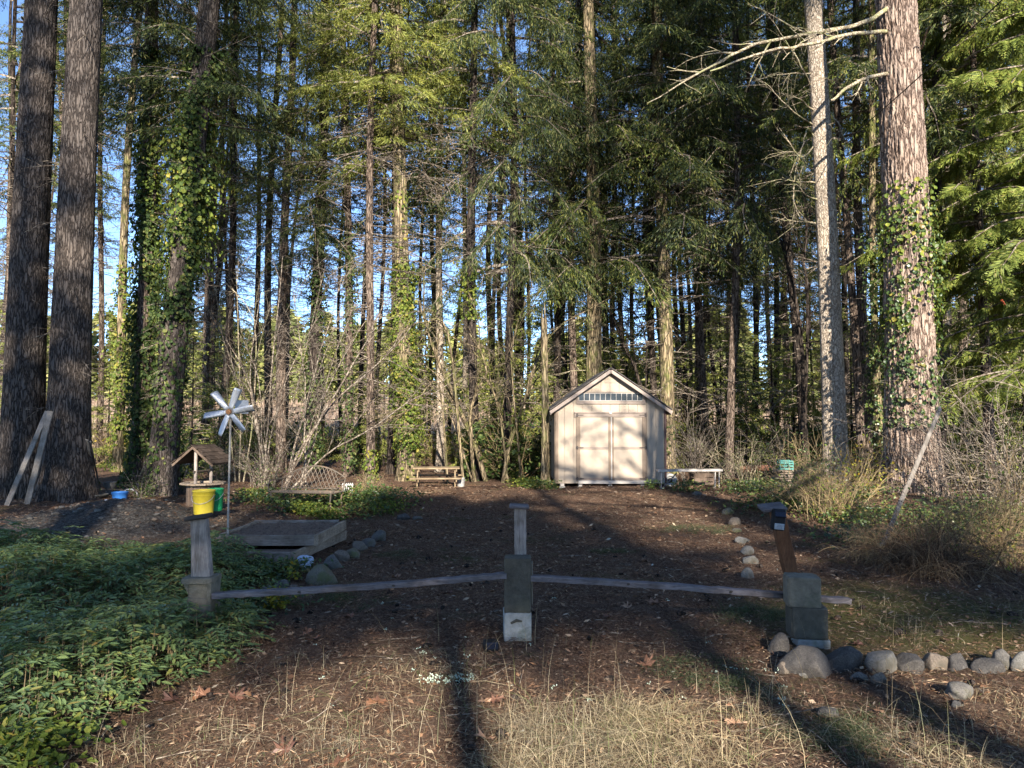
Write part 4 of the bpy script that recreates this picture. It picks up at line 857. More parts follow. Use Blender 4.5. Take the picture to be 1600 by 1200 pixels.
# urn, birdbath bowl, half ring
pb = G(171, 779); t = empty('garden_urn', pb); tag(t, 'pale stone urn behind the blue tub', 'urn'); o = MB(); lathe(o, [(.0, 0), (.09, 0), (.08, .03), (.05, .06), (.09, .12), (.12, .19), (.11, .22), (.13, .24), (.10, .24), (.09, .2), (0, .18)], 20); o.build('urn_body', M['stonepale'], t, True)
pb = G(149, 786); t = empty('birdbath_bowl', pb); tag(t, 'shallow grey stone basin lying on the ground at the foot of the second thick trunk', 'basin'); o = MB(); lathe(o, [(0, .0), (.14, .0), (.21, .06), (.22, .08), (.19, .08), (.1, .035), (0, .03)], 24); o.build('basin_body', M['stonepale'], t, True)
pb = G(203, 781); t = empty('wheel_rim', pb); tag(t, 'half buried grey hoop standing behind the blue tub', 'hoop'); o = MB(); a = np.linspace(0, math.pi, 18); tube(o, [(.15*math.cos(q), 0, .14*math.sin(q)) for q in a], [.018]*18, 8); o.build('hoop_body', M['steel'], t, True)
pb = G(165, 796); t = empty('crumpled_cloth', pb); tag(t, 'crumpled pale grey rag beside the stone basin', 'cloth'); o = MB(); blob(o, (0, 0, .05), (.17, .1, .07), 5, 4, .3, freq=3); o.build('cloth_body', M['cloth'], t, True)

# metal bench with lattice back
D = 13.3; b = W(478, 780, D); t = empty('garden_bench', (b.x, D, float(gz(b.x, D))), R_(-12)); tag(t, 'old cast metal garden bench with a curved lattice back', 'bench')
zs = W(470, 768, D).z-t.location.z; zt = W(490, 733, D).z-t.location.z; hw = .58
def topc(u): return zt-.02+.05*math.cos(u*math.pi/1.2)-.10*abs(u)**3
o = MB()
for i in range(15):
    for sg in (-1, 1):
        u0 = -1+2*i/14; u1 = u0+sg*.36
        if abs(u1) > 1.0: u1 = max(-1, min(1, u1))
        fr = (abs(u1-u0)/.36); P = []
        for s in np.linspace(0, 1, 6):
            u = u0+(u1-u0)*s; z = zs+.03+(topc(u)-zs-.03)*s*fr; P.append((u*hw, .22+.10*(z-zs)/.4+.05*(1-u*u), z))
        tube(o, P, [.007]*6, 4)
o.build('backrest', M['benchmetal'], t)
o = MB(); us = np.linspace(-1, 1, 22); tube(o, [(u*hw, .32+.05*(1-u*u), topc(u)) for u in us], [.014]*22, 6); tube(o, [(u*hw, .23+.05*(1-u*u), zs+.03) for u in us], [.012]*22, 6)
for s in (-1, 1): tube(o, [(s*hw, .23, zs), (s*hw*1.02, .28, (zs+zt)/2), (s*hw, .32, topc(1))], [.015]*3, 6)
o.build('back_frame', M['benchmetal'], t)
o = MB()
for j in range(7): tube(o, [(-hw, -.2+j*.06, zs+.012*math.sin(j)), (0, -.2+j*.06, zs-.005), (hw, -.2+j*.06, zs)], [.013]*3, 5)
for s in (-1, 0, 1): tube(o, [(s*hw, -.21, zs-.01), (s*hw, .23, zs-.01)], [.014, .014], 5)
o.build('seat', M['benchmetal'], t)
for s in (-1, 1):
    o = MB(); tube(o, [(s*hw, -.2, zs), (s*hw*1.03, -.22, zs+.12), (s*hw*1.06, -.1, zs+.2), (s*hw*1.04, .1, zs+.19), (s*hw, .27, zs+.2)], [.013]*5, 6); o.build('armrest', M['benchmetal'], t)
    for yy in (-.2, .24): o = MB(); tube(o, [(s*hw*.96, yy, zs), (s*hw*.93, yy, zs*.5), (s*hw*1.02, yy-.03, -.02)], [.016, .012, .014], 6); o.build('leg', M['benchmetal'], t)
# white slatted crate behind bench
pb = G(543, 767); t = empty('slatted_crate', pb, .2); tag(t, 'small pale slatted crate right of the metal bench', 'crate'); o = MB()
for j in range(6): addbox(o, (-.1+j*.04, 0, .1), (.022, .012, .2), bevel=.002); addbox(o, (-.1+j*.04, .14, .1), (.022, .012, .2), bevel=.002)
for z in (.03, .17): addbox(o, (0, .01, z), (.24, .008, .03)); addbox(o, (.115, .07, z), (.01, .14, .03)); addbox(o, (-.115, .07, z), (.01, .14, .03))
o.build('slats', M['whiteplastic'], t)
pb = G(586, 764); t = empty('fallen_log', pb); tag(t, 'short dark log on the ground at the foot of the slender brown trunk', 'log'); o = MB(); k = np.random.RandomState(8); tube(o, [(-.28, 0, .06), (-.1, .01, .07), (.1, 0, .06), (.28, .02, .055)], [.06, .065, .06, .055], 12, cap=True); o.build('log_body', M['barkdark'], t, True)

# picnic table
D = 17.4; b = W(682, 762, D); t = empty('picnic_table', (b.x, D, float(gz(b.x, D))), R_(4)); tag(t, 'low weathered wooden picnic table with attached benches', 'picnic table')
zt = W(682, 731, D).z-t.location.z; zb = W(682, 745, D).z-t.location.z; hl = .52
o = MB()
for j in range(4): addbox(o, (0, -.2+j*.13, zt), (2*hl, .12, .03), bevel=.004)
o.build('tabletop', M['woodtable'], t)
for s in (-1, 1):
    o = MB(); addbox(o, (0, s*.48, zb), (2*hl+.1, .15, .03), bevel=.004); o.build('bench_seat', M['woodtable'], t)
for sx in (-1, 1):
    for s in (-1, 1): o = MB(); board(o, (sx*hl*.8, s*.42, 0), (sx*hl*.8, s*.12, zt-.01), .07, .03, (1, 0, 0), n=4); o.build('leg', M['woodtable'], t)
    o = MB(); addbox(o, (sx*hl*.8+.03, 0, zb-.04), (.028, 1.05, .07), bevel=.003); addbox(o, (sx*hl*.8+.03, 0, zt-.045), (.026, .5, .055), bevel=.003); o.build('cross_brace', M['woodtable'], t)

# bench board and clutter right of the shed
D = 16.5; xa = W(1027, 735, D).x; xb = W(1127, 735, D).x; zt = W(1050, 735, D).z; t = empty('plank_bench', ((xa+xb)/2, D, 0)); tag(t, 'long low white board bench on thin legs right of the shed', 'bench'); h = (xb-xa)/2
o = MB(); board(o, (-h, 0, zt), (h, 0, zt+.01), .26, .045, n=10, seed=2); o.build('seat', M['white'], t)
for (x, y) in ((-h+.06, -.1), (-h+.08, .1), (h-.08, -.1), (h-.12, .1), (h-.16, -.08)): o = MB(); tube(o, [(x, y, -.05), (x+.01, y, zt-.02)], [.014, .014], 8); o.build('leg', M['white'], t)
o = MB(); board(o, (-h+.06, -.12, .05), (-h+.4, -.05, zt-.06), .03, .02, n=4); o.build('brace', M['woodx'], t)
pb = G(1052, 764); t = empty('white_canister', (pb.x, 17.2, .16)); tag(t, 'white drum lying on its side, round dark opening toward the viewer, under the board bench', 'drum'); o = MB(); V0 = [(0, .35), (.14, .35), (.15, .3), (.155, .02), (.145, 0), (.10, 0), (.095, .03)]; lathe(o, V0, 28); lathe(o, [(.095, .03), (.07, .05), (.055, .05)], 28)
o.build('drum_body', M['whiteplastic'], t, True); o = MB(); lathe(o, [(.055, .045), (.05, .09), (.001, .09)], 24); o.build('opening', M['black'], t); t.rotation_euler = (R_(-90), 0, .1)
pb = G(1090, 757); t = empty('wooden_crate', (pb.x, 17.6, .0), .1); tag(t, 'brown wooden crate behind the board bench', 'crate'); o = MB()
for z in (.06, .16, .26): addbox(o, (0, -.15, z), (.5, .018, .08), bevel=.003); addbox(o, (0, .15, z), (.5, .018, .08), bevel=.003); addbox(o, (-.245, 0, z), (.018, .28, .08)); addbox(o, (.245, 0, z), (.018, .28, .08))
for x in (-.22, .22): addbox(o, (x, -.165, .16), (.05, .012, .3))
o.build('crate_body', M['woodwell'], t)
pb = W(1180, 732, 18.5); t = empty('fallen_log', (pb.x, 18.5, .0)); tag(t, 'long reddish log lying in the brush right of the board bench', 'log'); o = MB(); tube(o, [(-.38, 0, pb.z-.03), (-.1, .02, pb.z), (.2, 0, pb.z+.01), (.4, .02, pb.z+.02)], [.075, .08, .075, .07], 14, cap=True); o.build('log_body', M['redlog'], t, True)
o = MB(); addbox(o, (-.2, .02, pb.z/2-.04), (.1, .1, pb.z-.08)); addbox(o, (.25, .02, pb.z/2-.03), (.1, .1, pb.z-.08)); o.build('bolster', M['wooddark'], t)
pb = W(1227, 727, 17.5); t = empty('plastic_crate', (pb.x, 17.5, pb.z-.09), -.1); tag(t, 'teal plastic crate on the wood pile right of the clearing', 'crate'); o = MB()
for z in (.02, .08, .14, .19): addbox(o, (0, -.12, z), (.30, .012, .028)); addbox(o, (0, .12, z), (.30, .012, .028)); addbox(o, (-.144, 0, z), (.012, .228, .028)); addbox(o, (.144, 0, z), (.012, .228, .028))
for x in (-.14, -.05, .05, .14): addbox(o, (x, -.128, .105), (.016, .008, .2)); addbox(o, (x, .128, .105), (.016, .008, .2))
addbox(o, (0, 0, 0), (.3, .25, .01)); o.build('crate_body', M['teal'], t)
t = empty('wood_pile', (pb.x+.25, 17.6, 0), .1); tag(t, 'stack of weathered boards under and beside the teal crate', 'wood pile'); z1 = pb.z-.10
for j in range(7):
    o = MB(); zz = z1*(j+.5)/7; board(o, (-.5+.05*(j % 3), .08*(j % 2)-.04, zz), (.62-.07*(j % 2), .05, zz+.01), .26, z1/7-.012, seed=j, n=6); o.build('board', M['woodbed'], t)
for j in range(3): o = MB(); board(o, (.15, .02, z1+.03+j*.05), (.62, .05, z1+.03+j*.05), .2, .04, seed=j+9, n=6); o.build('board', M['woodtable'], t)

# raised bed
bx0, bx1 = -3.33, -2.22; by0, by1 = 8.75, 10.0
t = empty('raised_bed', ((bx0+bx1)/2, (by0+by1)/2, 0)); tag(t, 'weathered two-tier raised garden bed filled with leaf litter', 'raised bed'); cx, cy = t.location.x, t.location.y
def rel2(x, y, z): return (x-cx, y-cy, z)
for z, ext in ((.065, .33), (.195, 0)):
    for nm, a, b, mt in (('front_board', (bx0, by0-ext, z), (bx1-.02-ext*.5, by0-ext, z), 'woodbed'), ('back_board', (bx0, by1, z), (bx1-.02, by1, z), 'woodbed')):
        o = MB(); board(o, rel2(*a), rel2(*b), .04, .118, seed=int(z*100), n=8); o.build(nm, M[mt], t)
    for x in (bx0, bx1):
        o = MB(); board(o, rel2(x-(ext*.5 if x == bx1 else 0), by0-.0-ext, z), rel2(x+.06, by1, z), .04, .118, seed=int(z*100)+3, n=8); o.build('side_board', M['woodbedy'], t)
k = np.random.RandomState(6); n = 26; xx, yy = np.meshgrid(np.linspace(bx0+.03, bx1-.03, n), np.linspace(by0+.03, by1-.03, n)); zz = .225+k.normal(0, .012, xx.shape)
o = MB(); i = np.arange(n-1)[:, None]*n; j = np.arange(n-1)[None, :]; o.add(np.stack([xx-cx, yy-cy, zz], -1).reshape(-1, 3), np.stack([i+j, i+j+1, i+n+j+1, i+n+j], -1).reshape(-1, 4)); addbox(o, rel2((bx0+bx1)/2-.1, by0-.16, .05), (1.0, .30, .10), bevel=.01); o.build('soil', M['bedlitter'], t, True)

# ------------------------------------------------------------------ stones
SB = {}
def rock(px, py, wpx, hpx, mat, label, seed, deep=1.0, dy=0, group=None, name='stone'):
    """stone whose foot shows at px,py"""
    g0 = G(px, py+hpx*.42); s = F/g0.y; rx = wpx/s/2; rz = hpx/s/2*1.15
    t = MB(); blob(t, (0, 0, 0), (rx*1.06, rx*.85*deep, rz*1.12), seed, 4, .16, 0, flat=.8, freq=1.1, cut=9); o = t.build(name, M[mat], smooth=True); o.location = (g0.x, g0.y+rx*.5, g0.z+rz*.24); o.rotation_euler = (0, 0, 0); tag(o, label, 'stone', group); return o
for i, (px, py, w, h, mt, lb) in enumerate([
 (1267, 1030, 95, 58, 'stonedark', 'big dark boulder at the foot of the right block stack'), (1220, 1006, 36, 34, 'stonedark', 'dark stone left behind the big boulder at the right block stack'),
 (1325, 1030, 60, 44, 'stonedark', 'dark rounded stone right next to the big boulder'), (1382, 1037, 52, 42, 'stonepale', 'pale grey rounded stone, the lightest in the front row'),
 (1430, 1043, 45, 34, 'stonedark', 'speckled dark stone just right of the pale grey one'), (1466, 1041, 38, 34, 'stonetan', 'tan-grey stone fourth from the right edge of the front row'),
 (1502, 1047, 42, 28, 'stonedark', 'low dark stone right of the tan-grey stone'), (1547, 1050, 48, 30, 'stonedark', 'dark stone with white blotches near the right end of the front row'),
 (1577, 1043, 38, 30, 'stone', 'grey stone behind the white-blotched one'), (1600, 1046, 32, 30, 'stonepale', 'grey stone cut by the right edge of the view'),
 (1230, 1042, 23, 22, 'stonetan', 'small pale stone left below the big boulder'), (1246, 1049, 14, 12, 'stone', 'little grey pebble between small pale stone and boulder'), (1259, 1052, 16, 12, 'stonepale', 'little bluish pebble under the big boulder'),
 (1348, 1062, 26, 15, 'stone', 'flat small stone below the dark rounded stone'), (1378, 1065, 24, 16, 'stonetan', 'small tan stone below the pale grey stone'),
 (1505, 1092, 46, 26, 'stone', 'flat grey stone in the grass below the front row'), (1500, 1109, 22, 12, 'stone', 'small stone at the lower edge of the flat grey stone'), (1300, 1114, 36, 18, 'stonedark', 'sunken dark stone in the dry grass below the boulder'),
 (497, 893, 52, 38, 'stonemoss', 'long mossy rock at the near end of the left path edging'), (519, 878, 34, 28, 'stone', 'grey rock second in the left path edging'), (534, 866, 26, 20, 'stonetan', 'small tan rock third in the left path edging'), (549, 860, 28, 22, 'stonemoss', 'mossy rock fourth in the left path edging'),
 (562, 850, 26, 20, 'stonetan', 'tan rock fifth in the left path edging'), (575, 842, 24, 19, 'stone', 'grey rock sixth in the left path edging'), (592, 833, 24, 19, 'stone', 'grey rock at the far end of the left path edging'),
 (414, 915, 22, 14, 'stone', 'small grey stone left of the long mossy rock'), (438, 908, 26, 14, 'stone', 'flat stone between the ferny weeds and the long mossy rock'), (457, 911, 14, 10, 'stonetan', 'little tan stone touching the flat one by the weeds'),
 (1140, 799, 20, 14, 'stonemoss', 'mossy rock at the far end of the right path edging'), (1149, 814, 20, 16, 'stonetan', 'tan rock second from far in the right path edging'), (1153, 828, 14, 8, 'stonemoss', 'small low rock midway in the right path edging'),
 (1162, 843, 22, 13, 'stonepale', 'pale low rock midway in the right path edging'), (1170, 864, 20, 15, 'stonepale', 'pale rock third from near in the right path edging'), (1173, 879, 24, 17, 'stonepale', 'pale rock second from near in the right path edging'), (1170, 896, 21, 24, 'stonepale', 'tall pale rock nearest in the right path edging'),
 (629, 797, 22, 14, 'stonedark', 'dark rock at the tip of the leafy island behind the bed'), (652, 800, 20, 9, 'stone', 'low grey rock right of the dark one by the leafy island'), (1090, 775, 16, 8, 'stone', 'small rock before the board bench')]):
    rock(px, py, w, h, mt, lb, 300+i)
# pebbles on the mound
k = np.random.RandomState(9); pe = [MB().add(*((lambda b: (b.v[0], b.f[0][0]))(blob(MB(), (0, 0, 0), (1, .8, .6), 400+i, 2, .1)))).mesh('pebble', M[m_], True) for i, m_ in enumerate(('stone', 'stonetan', 'stonepale'))]
for i in range(120):
    px = k.uniform(10, 420) if i < 90 else k.uniform(180, 330); py = k.uniform(800, 862) if i < 90 else k.uniform(778, 850)
    x = -5.5+k.normal(0, 1.5); y = 10.6+k.normal(0, .7); 
    if x > -3.5: continue
    o = bpy.data.objects.new('pebble', pe[k.randint(3)]); COL.objects.link(o); s = k.uniform(.012, .045); o.scale = (s, s, s); o.location = (x, y, float(gz(x, y))+s*.3); o.rotation_euler = (0, 0, k.uniform(0, 6)); tag(o, 'small round pebble strewn on the dirt mound', 'pebble', 'pebbles on the dirt mound')
pb = G(477, 884); o = MB(); blob(o, (0, 0, 0), (.09, .08, .075), 7, 4, .12, freq=2.5); o = o.build('cloth_bundle', M['cloth'], smooth=True); o.location = (pb.x, pb.y, pb.z+.07); tag(o, 'round blue and white bundle lying by the corner of the raised bed', 'bundle')

# ------------------------------------------------------------------ ground cover, litter, grass
print('objects done')
def inpoly(x, y, poly):
    c = np.zeros(len(x), bool); j = len(poly)-1
    for i in range(len(poly)):
        xi, yi = poly[i]; xj, yj = poly[j]; c ^= ((yi > y) != (yj > y)) & (x < (xj-xi)*(y-yi)/(yj-yi+1e-12)+xi); j = i
    return c
k = np.random.RandomState(21)
gp_ = [(-60, 1240), (60, 1170), (150, 1110), (230, 1075), (330, 1040), (400, 1005), (395, 975), (360, 940), (410, 915), (400, 882), (330, 868), (200, 862), (90, 862), (-60, 868)]
wp = [(G(*q).x, G(*q).y) for q in gp_]
n = 14500; x = k.uniform(-7.5, -1, n); y = k.uniform(2.9, 9.6, n); kp = inpoly(x, y, wp); x, y = x[kp], y[kp]
# fewer plants far away where they hide each other
kp = k.uniform(0, 1, len(x)) < np.clip(1.25-(y-3)/9, .4, 1); x, y = x[kp], y[kp]; n = len(x); hmod = .75+.35*np.sin(x*2.1+1)*np.sin(y*1.7)
rim = np.ones(n)
for ddx, ddy in ((.3, 0), (-.3, 0), (0, .3), (0, -.3), (.15, .15), (.15, -.15)): rim -= .11*(~inpoly(x+ddx, y+ddy, wp))
h = k.uniform(.14, .42, n)*hmod*rim**1.5; P0 = np.stack([x, y, gz(x, y)+h], -1); mb = MB()
az = k.uniform(0, 6.28, n); rd = np.stack([np.cos(az), np.sin(az), k.uniform(-.1, .55, n)], -1); rd = nrm(rd); Lr = k.uniform(.13, .27, n)
upv = np.array([0, 0, 1.]); sdv = nrm(np.cross(rd, upv))
for j in range(6):
    s = .18+.155*j; Pb = P0+rd*(Lr*s)[:, None]-upv*(Lr*s*s*.45)[:, None]
    for sg in (-1., 1.):
        d = nrm(rd*.55+sdv*sg*.85-upv*.22+k.normal(0, .12, (n, 3))); nn = nrm(upv+k.normal(0, .25, (n, 3))); S = nrm(np.cross(d, nn)); hexleaf(mb, Pb, d, S, (.046+.016*math.sin(s*3))*k.uniform(.7, 1.25, n), .020*k.uniform(.8, 1.2, n))
Pb = P0+rd*Lr[:, None]*1.1-upv*(Lr*.5)[:, None]; S = nrm(np.cross(rd, upv+k.normal(0, .2, (n, 3)))); hexleaf(mb, Pb, nrm(rd-upv*.3), S, .07*k.uniform(.8, 1.2, n), .03)
base = P0.copy(); base[:, 2] = gz(x, y)-.02; Dd = P0-base+rd*(Lr*.15)[:, None]; LL = np.linalg.norm(Dd, axis=1); kites(mb, base, nrm(Dd), nrm(np.cross(Dd, k.normal(size=(n, 3)))), LL, .007, .5, m=1)
Dd = rd*Lr[:, None]-upv*(Lr*.45)[:, None]; kites(mb, P0, nrm(Dd), sdv, np.linalg.norm(Dd, axis=1), .005, .5, m=1)
tag(mb.build('ground_cover', [M['cover'], M['drystem']]), 'thick low patch of pinnate green leaves filling the left foreground', 'ground cover', kind='stuff')

def leafpatch(name, label, pxs, n, mat, h=(.02, .2), size=.05, seed=0, spread=.35, clumps=None):
    k = np.random.RandomState(seed); mb = MB(); X = []; Yv = []
    for (px, py, r, w) in pxs:
        g0 = G(px, py); m_ = int(n*w); X.append(g0.x+k.normal(0, r, m_)); Yv.append(g0.y+k.normal(0, r*.7, m_))
    x = np.concatenate(X); y = np.concatenate(Yv); n = len(x); P = np.stack([x, y, gz(x, y)+k.uniform(h[0], h[1], n)], -1); nn = nrm(k.normal(0, .45, (n, 3))+np.array([0, -.15, 1])); S = nrm(np.cross(nn, k.normal(size=(n, 3)))); D = nrm(np.cross(S, nn)); L = size*k.uniform(.6, 1.4, n)
    hexleaf(mb, P, D, S, L, L*.65, nn); return tag(mb.build(name, M[mat]), label, 'low plants', kind='stuff')
leafpatch('low_weeds', 'mixed low leafy weeds around the bench and bed', [(420, 785, .35, 1), (480, 790, .35, 1), (540, 790, .35, 1.4), (590, 785, .35, 1.0), (450, 800, .3, .4), (560, 800, .25, .5), (615, 790, .25, .4)], 620, 'salal', (.01, .26), .06, 1)
leafpatch('bright_weeds', 'bright yellow-green low weeds behind the raised bed', [(480, 800, .18, 1), (510, 806, .15, .6), (820, 763, .18, .7), (830, 758, .15, .5), (600, 796, .2, .5), (400, 775, .2, .5), (60, 1175, .12, .5)], 800, 'ivylight', (.01, .2), .042, 2)
leafpatch('corner_weeds', 'ferny weeds and yellow leaves by the left block', [(400, 900, .22, 1.2), (440, 895, .18, 1), (375, 950, .15, .8), (425, 945, .15, .6)], 600, 'salal', (.01, .16), .04, 3)
leafpatch('yellow_weeds', 'small yellow-leaved weeds under the left rail', [(430, 950, .06, 1), (455, 905, .04, .3), (260, 900, .25, .8)], 120, 'yellowleaf', (.03, .2), .04, 4)
leafpatch('right_weeds', 'low green weeds along the right side of the clearing', [(1230, 800, .5, 1), (1290, 800, .5, 1), (1180, 775, .4, .8), (1400, 850, .5, .8), (1350, 820, .4, .8), (1500, 830, .5, 1), (1070, 772, .2, .25), (1560, 820, .5, 1)], 1300, 'salal', (.01, .22), .05, 5)
leafpatch('shed_weeds', 'low weeds at the left foot of the shed', [(840, 768, .15, 1), (860, 766, .1, .6), (1020, 768, .1, .5)], 300, 'salal', (.01, .22), .05, 6)

def blades(mb, x, y, h, w, lean, k, m=0, seg=4):
    n = len(x); az = k.uniform(0, 6.28, n); d = np.stack([np.cos(az), np.sin(az), np.zeros(n)], -1); S = nrm(np.stack([-np.sin(az), np.cos(az), k.normal(0, .5, n)], -1)); base = np.stack([x, y, gz(x, y)-.01], -1); rows = []
    for j in range(seg+1):
        t = j/seg; c = base+upv*(h*(t-.5*lean*t*t))[:, None]+d*(h*lean*t*t*.95)[:, None]; ww = (w*(1-.85*t)/2)[:, None]; rows += [c-S*ww, c+S*ww]
    V = np.stack(rows, 1).reshape(-1, 3); K = 2*(seg+1); b = np.arange(n)[:, None]*K
    mb.add(V, np.concatenate([b+np.array([[2*j, 2*j+1, 2*j+3, 2*j+2]]) for j in range(seg)]), m)
k = np.random.RandomState(31); mb = MB()
cl = []
for i in range(70):
    px = k.uniform(760, 1600); py = k.uniform(1110, 1250) if px < 1150 else k.uniform(1085, 1250)
    cl.append((px, py, .11, 60))
for i in range(24): cl.append((k.uniform(100, 600), k.uniform(1140, 1250), .13, 32))
for i in range(42): cl.append((k.uniform(800, 1050), k.uniform(1110, 1240), .09, 90))
for i in range(26): cl.append((k.uniform(400, 760), k.uniform(1030, 1150), .14, 22))
for i in range(14): cl.append((k.uniform(1300, 1600), k.uniform(940, 1010), .2, 30))
for (px, py, r, m_) in cl:
    g0 = G(px, py); n = int(m_*k.uniform(.5, 1.5)); x = g0.x+k.normal(0, r, n); y = g0.y+k.normal(0, r*.8, n); blades(mb, x, y, k.uniform(.05, .21, n), np.full(n, .0026)*k.uniform(.6, 1.4, n), k.uniform(.5, 2.3, n), k)
tag(mb.build('dry_grass', M['grass']), 'straw-coloured dry grass along the bottom of the view', 'grass', kind='stuff')
mb = MB()
n = 240; pxs = k.uniform(100, 1600, n); pys = k.uniform(1000, 1230, n); gg = [G(a, b) for a, b in zip(pxs, pys)]; blades(mb, np.array([q.x for q in gg]), np.array([q.y for q in gg]), k.uniform(.2, .48, n), k.uniform(.002, .0035, n), k.uniform(.1, .9, n), k)
tag(mb.build('tall_grass', M['grass']), 'sparse tall dry grass stalks rising above the foreground', 'grass', kind='stuff')

k = np.random.RandomState(32); n = 230000; y = 2.9+(k.uniform(0, 1, n)**1.25)*15; x = k.uniform(-1, 1, n)*(y*.72+.4); z = gz(x, y)+k.uniform(.002, .02, n); P = np.stack([x, y, z], -1); az = k.uniform(0, 6.28, n)
D = nrm(np.stack([np.cos(az), np.sin(az), k.normal(0, .22, n)], -1)); S = nrm(np.cross(D, np.array([0, 0, 1.])+k.normal(0, .35, (n, 3)))); big = k.uniform(0, 1, n) > .965
L = np.where(big, k.uniform(.03, .06, n), k.uniform(.014, .06, n))*(.65+y/13); Wd = np.where(big, k.uniform(.012, .03, n), k.uniform(.002, .006, n))*(.7+y/14); mb = MB(); kites(mb, P, D, S, L, Wd, .5)
tag(mb.build('forest_litter', M['litter']), 'brown needles, bark flakes and leaf bits covering the forest floor', 'litter', kind='stuff')
# twigs and cones, lichen tufts
k = np.random.RandomState(33); mb = MB()
for i in range(260):
    y = 3.1+k.uniform(0, 1)**1.4*11; x = k.uniform(-1, 1)*y*.66; a = k.uniform(0, 6.28); twiggy(k, mb, (x, y, float(gz(x, y))+.012), (math.cos(a), math.sin(a), .02), k.uniform(.08, .4), .0035, 1, 4, .5, kids=(0, 3), grav=0)
tag(mb.build('fallen_twigs', M['twig']), 'thin fallen twigs scattered over the ground', 'twigs', kind='stuff')
mb = MB()
for i in range(170):
    y = 3.2+k.uniform(0, 1)**1.2*8; x = k.uniform(-.55, .66)*y; r = k.uniform(.012, .026); blob(mb, (x, y, float(gz(x, y))+.012), (r*1.7, r, r), i, 1, .2, k.uniform(0, 6))
tag(mb.build('fir_cones', M['barkdark']), 'small dark fir cones and clods lying on the ground', 'cones', kind='stuff')
mb = MB()
for i in range(80):
    if i < 40: px, py = k.uniform(430, 1250), k.uniform(940, 1110)
    elif i < 90: px, py = k.uniform(655, 740)+0*k.uniform(), 1078-k.uniform(0, 12)
    else: px, py = k.uniform(560, 1200), k.uniform(800, 950)
    g0 = G(px, py); n = 7; P = np.array(g0)+k.normal(0, .011, (n, 3))*np.array([1, 1, .3])+np.array([0, 0, .022]); d = nrm(k.normal(size=(n, 3))+upv*.5); kites(mb, P, d, nrm(np.cross(d, k.normal(size=(n, 3)))),   .013, .008)
tag(mb.build('lichen_tufts', M['lichen']), 'pale mint lichen tufts dropped on the ground', 'lichen', kind='stuff')
# green sprigs of fir on the floor
def sprig(px, py, r, n, label):
    g0 = G(px, py); k = np.random.RandomState(int(px)); mb = MB()
    for i in range(n): spray(k, mb, np.array([k.normal(0, r), k.normal(0, r*.6), .03]), k.uniform(0, 6.28), k.uniform(.12, .28), .12, .3, .05, tl=.55, step=.02, tuft=(.025, .003), dens=.008, limb=False)
    o = mb.build('fir_sprig', M['greengrass']); o.location = g0; tag(o, label, 'fir sprig')
sprig(1085, 1045, .1, 12, 'green fir sprig on the bare ground left of the boulder'); sprig(1150, 1075, .13, 14, 'green fir sprig in the grass below the other one'); sprig(1185, 965, .12, 22, 'bluish heap of fir sprigs beside the right block stack'); sprig(510, 935, .16, 18, 'fir sprig heap under the left rail'); sprig(1085, 828, .2, 20, 'grey-green fir sprig heap far out on the path'); sprig(620, 862, .13, 10, 'small green tuft beside the left path edging'); sprig(1325, 1165, .14, 22, 'green fir tuft in the dry grass at bottom right'); sprig(955, 862, .1, 8, 'little fir sprig in the middle of the path')

# fallen maple leaves
def leaf_mesh(seed, mat):
    k = np.random.RandomState(seed); pts = []; lob = [(-150, .5), (-125, .42), (-100, .66), (-88, .82), (-70, .6), (-58, .52), (-48, .78), (-38, .95), (-24, .72), (-14, .58), (-7, .9), (0, 1.08), (8, .86), (15, .58), (25, .74), (40, .97), (50, .76), (60, .5), (72, .62), (86, .8), (102, .6), (126, .4), (150, .48), (180, .2)]
    V = [(0, 0, .01)]
    for a, r in lob: r *= k.uniform(.85, 1.1); a = R_(a); V.append((r*math.sin(a), r*math.cos(a), .18*math.sin(a*2.3+seed)*r+k.uniform(-.1, .45)*r))
    f = [[0, i, i+1 if i < len(lob) else 1] for i in range(1, len(lob)+1)]; b = MB(); b.add(np.array(V)*.1, f); tube(b, [(0, -.01, 0), (.01, -.08, .015), (.02, -.13, .01)], [.0025]*3, 4); return b.mesh('fallen_leaf', M[mat])
m_, nt, bs, out = nmat('dry_maple_leaf'); oi = nt.nodes.new('ShaderNodeObjectInfo'); nt.links.new(ramp(nt, oi.outputs['Random'], [(0, (.10, .045, .028)), (.5, (.19, .09, .048)), (1, (.29, .17, .10))]), bs.inputs[0]); bs.inputs['Roughness'].default_value = .6; M['mleaf'] = m_
LM = [leaf_mesh(i, 'mleaf') for i in range(5)]
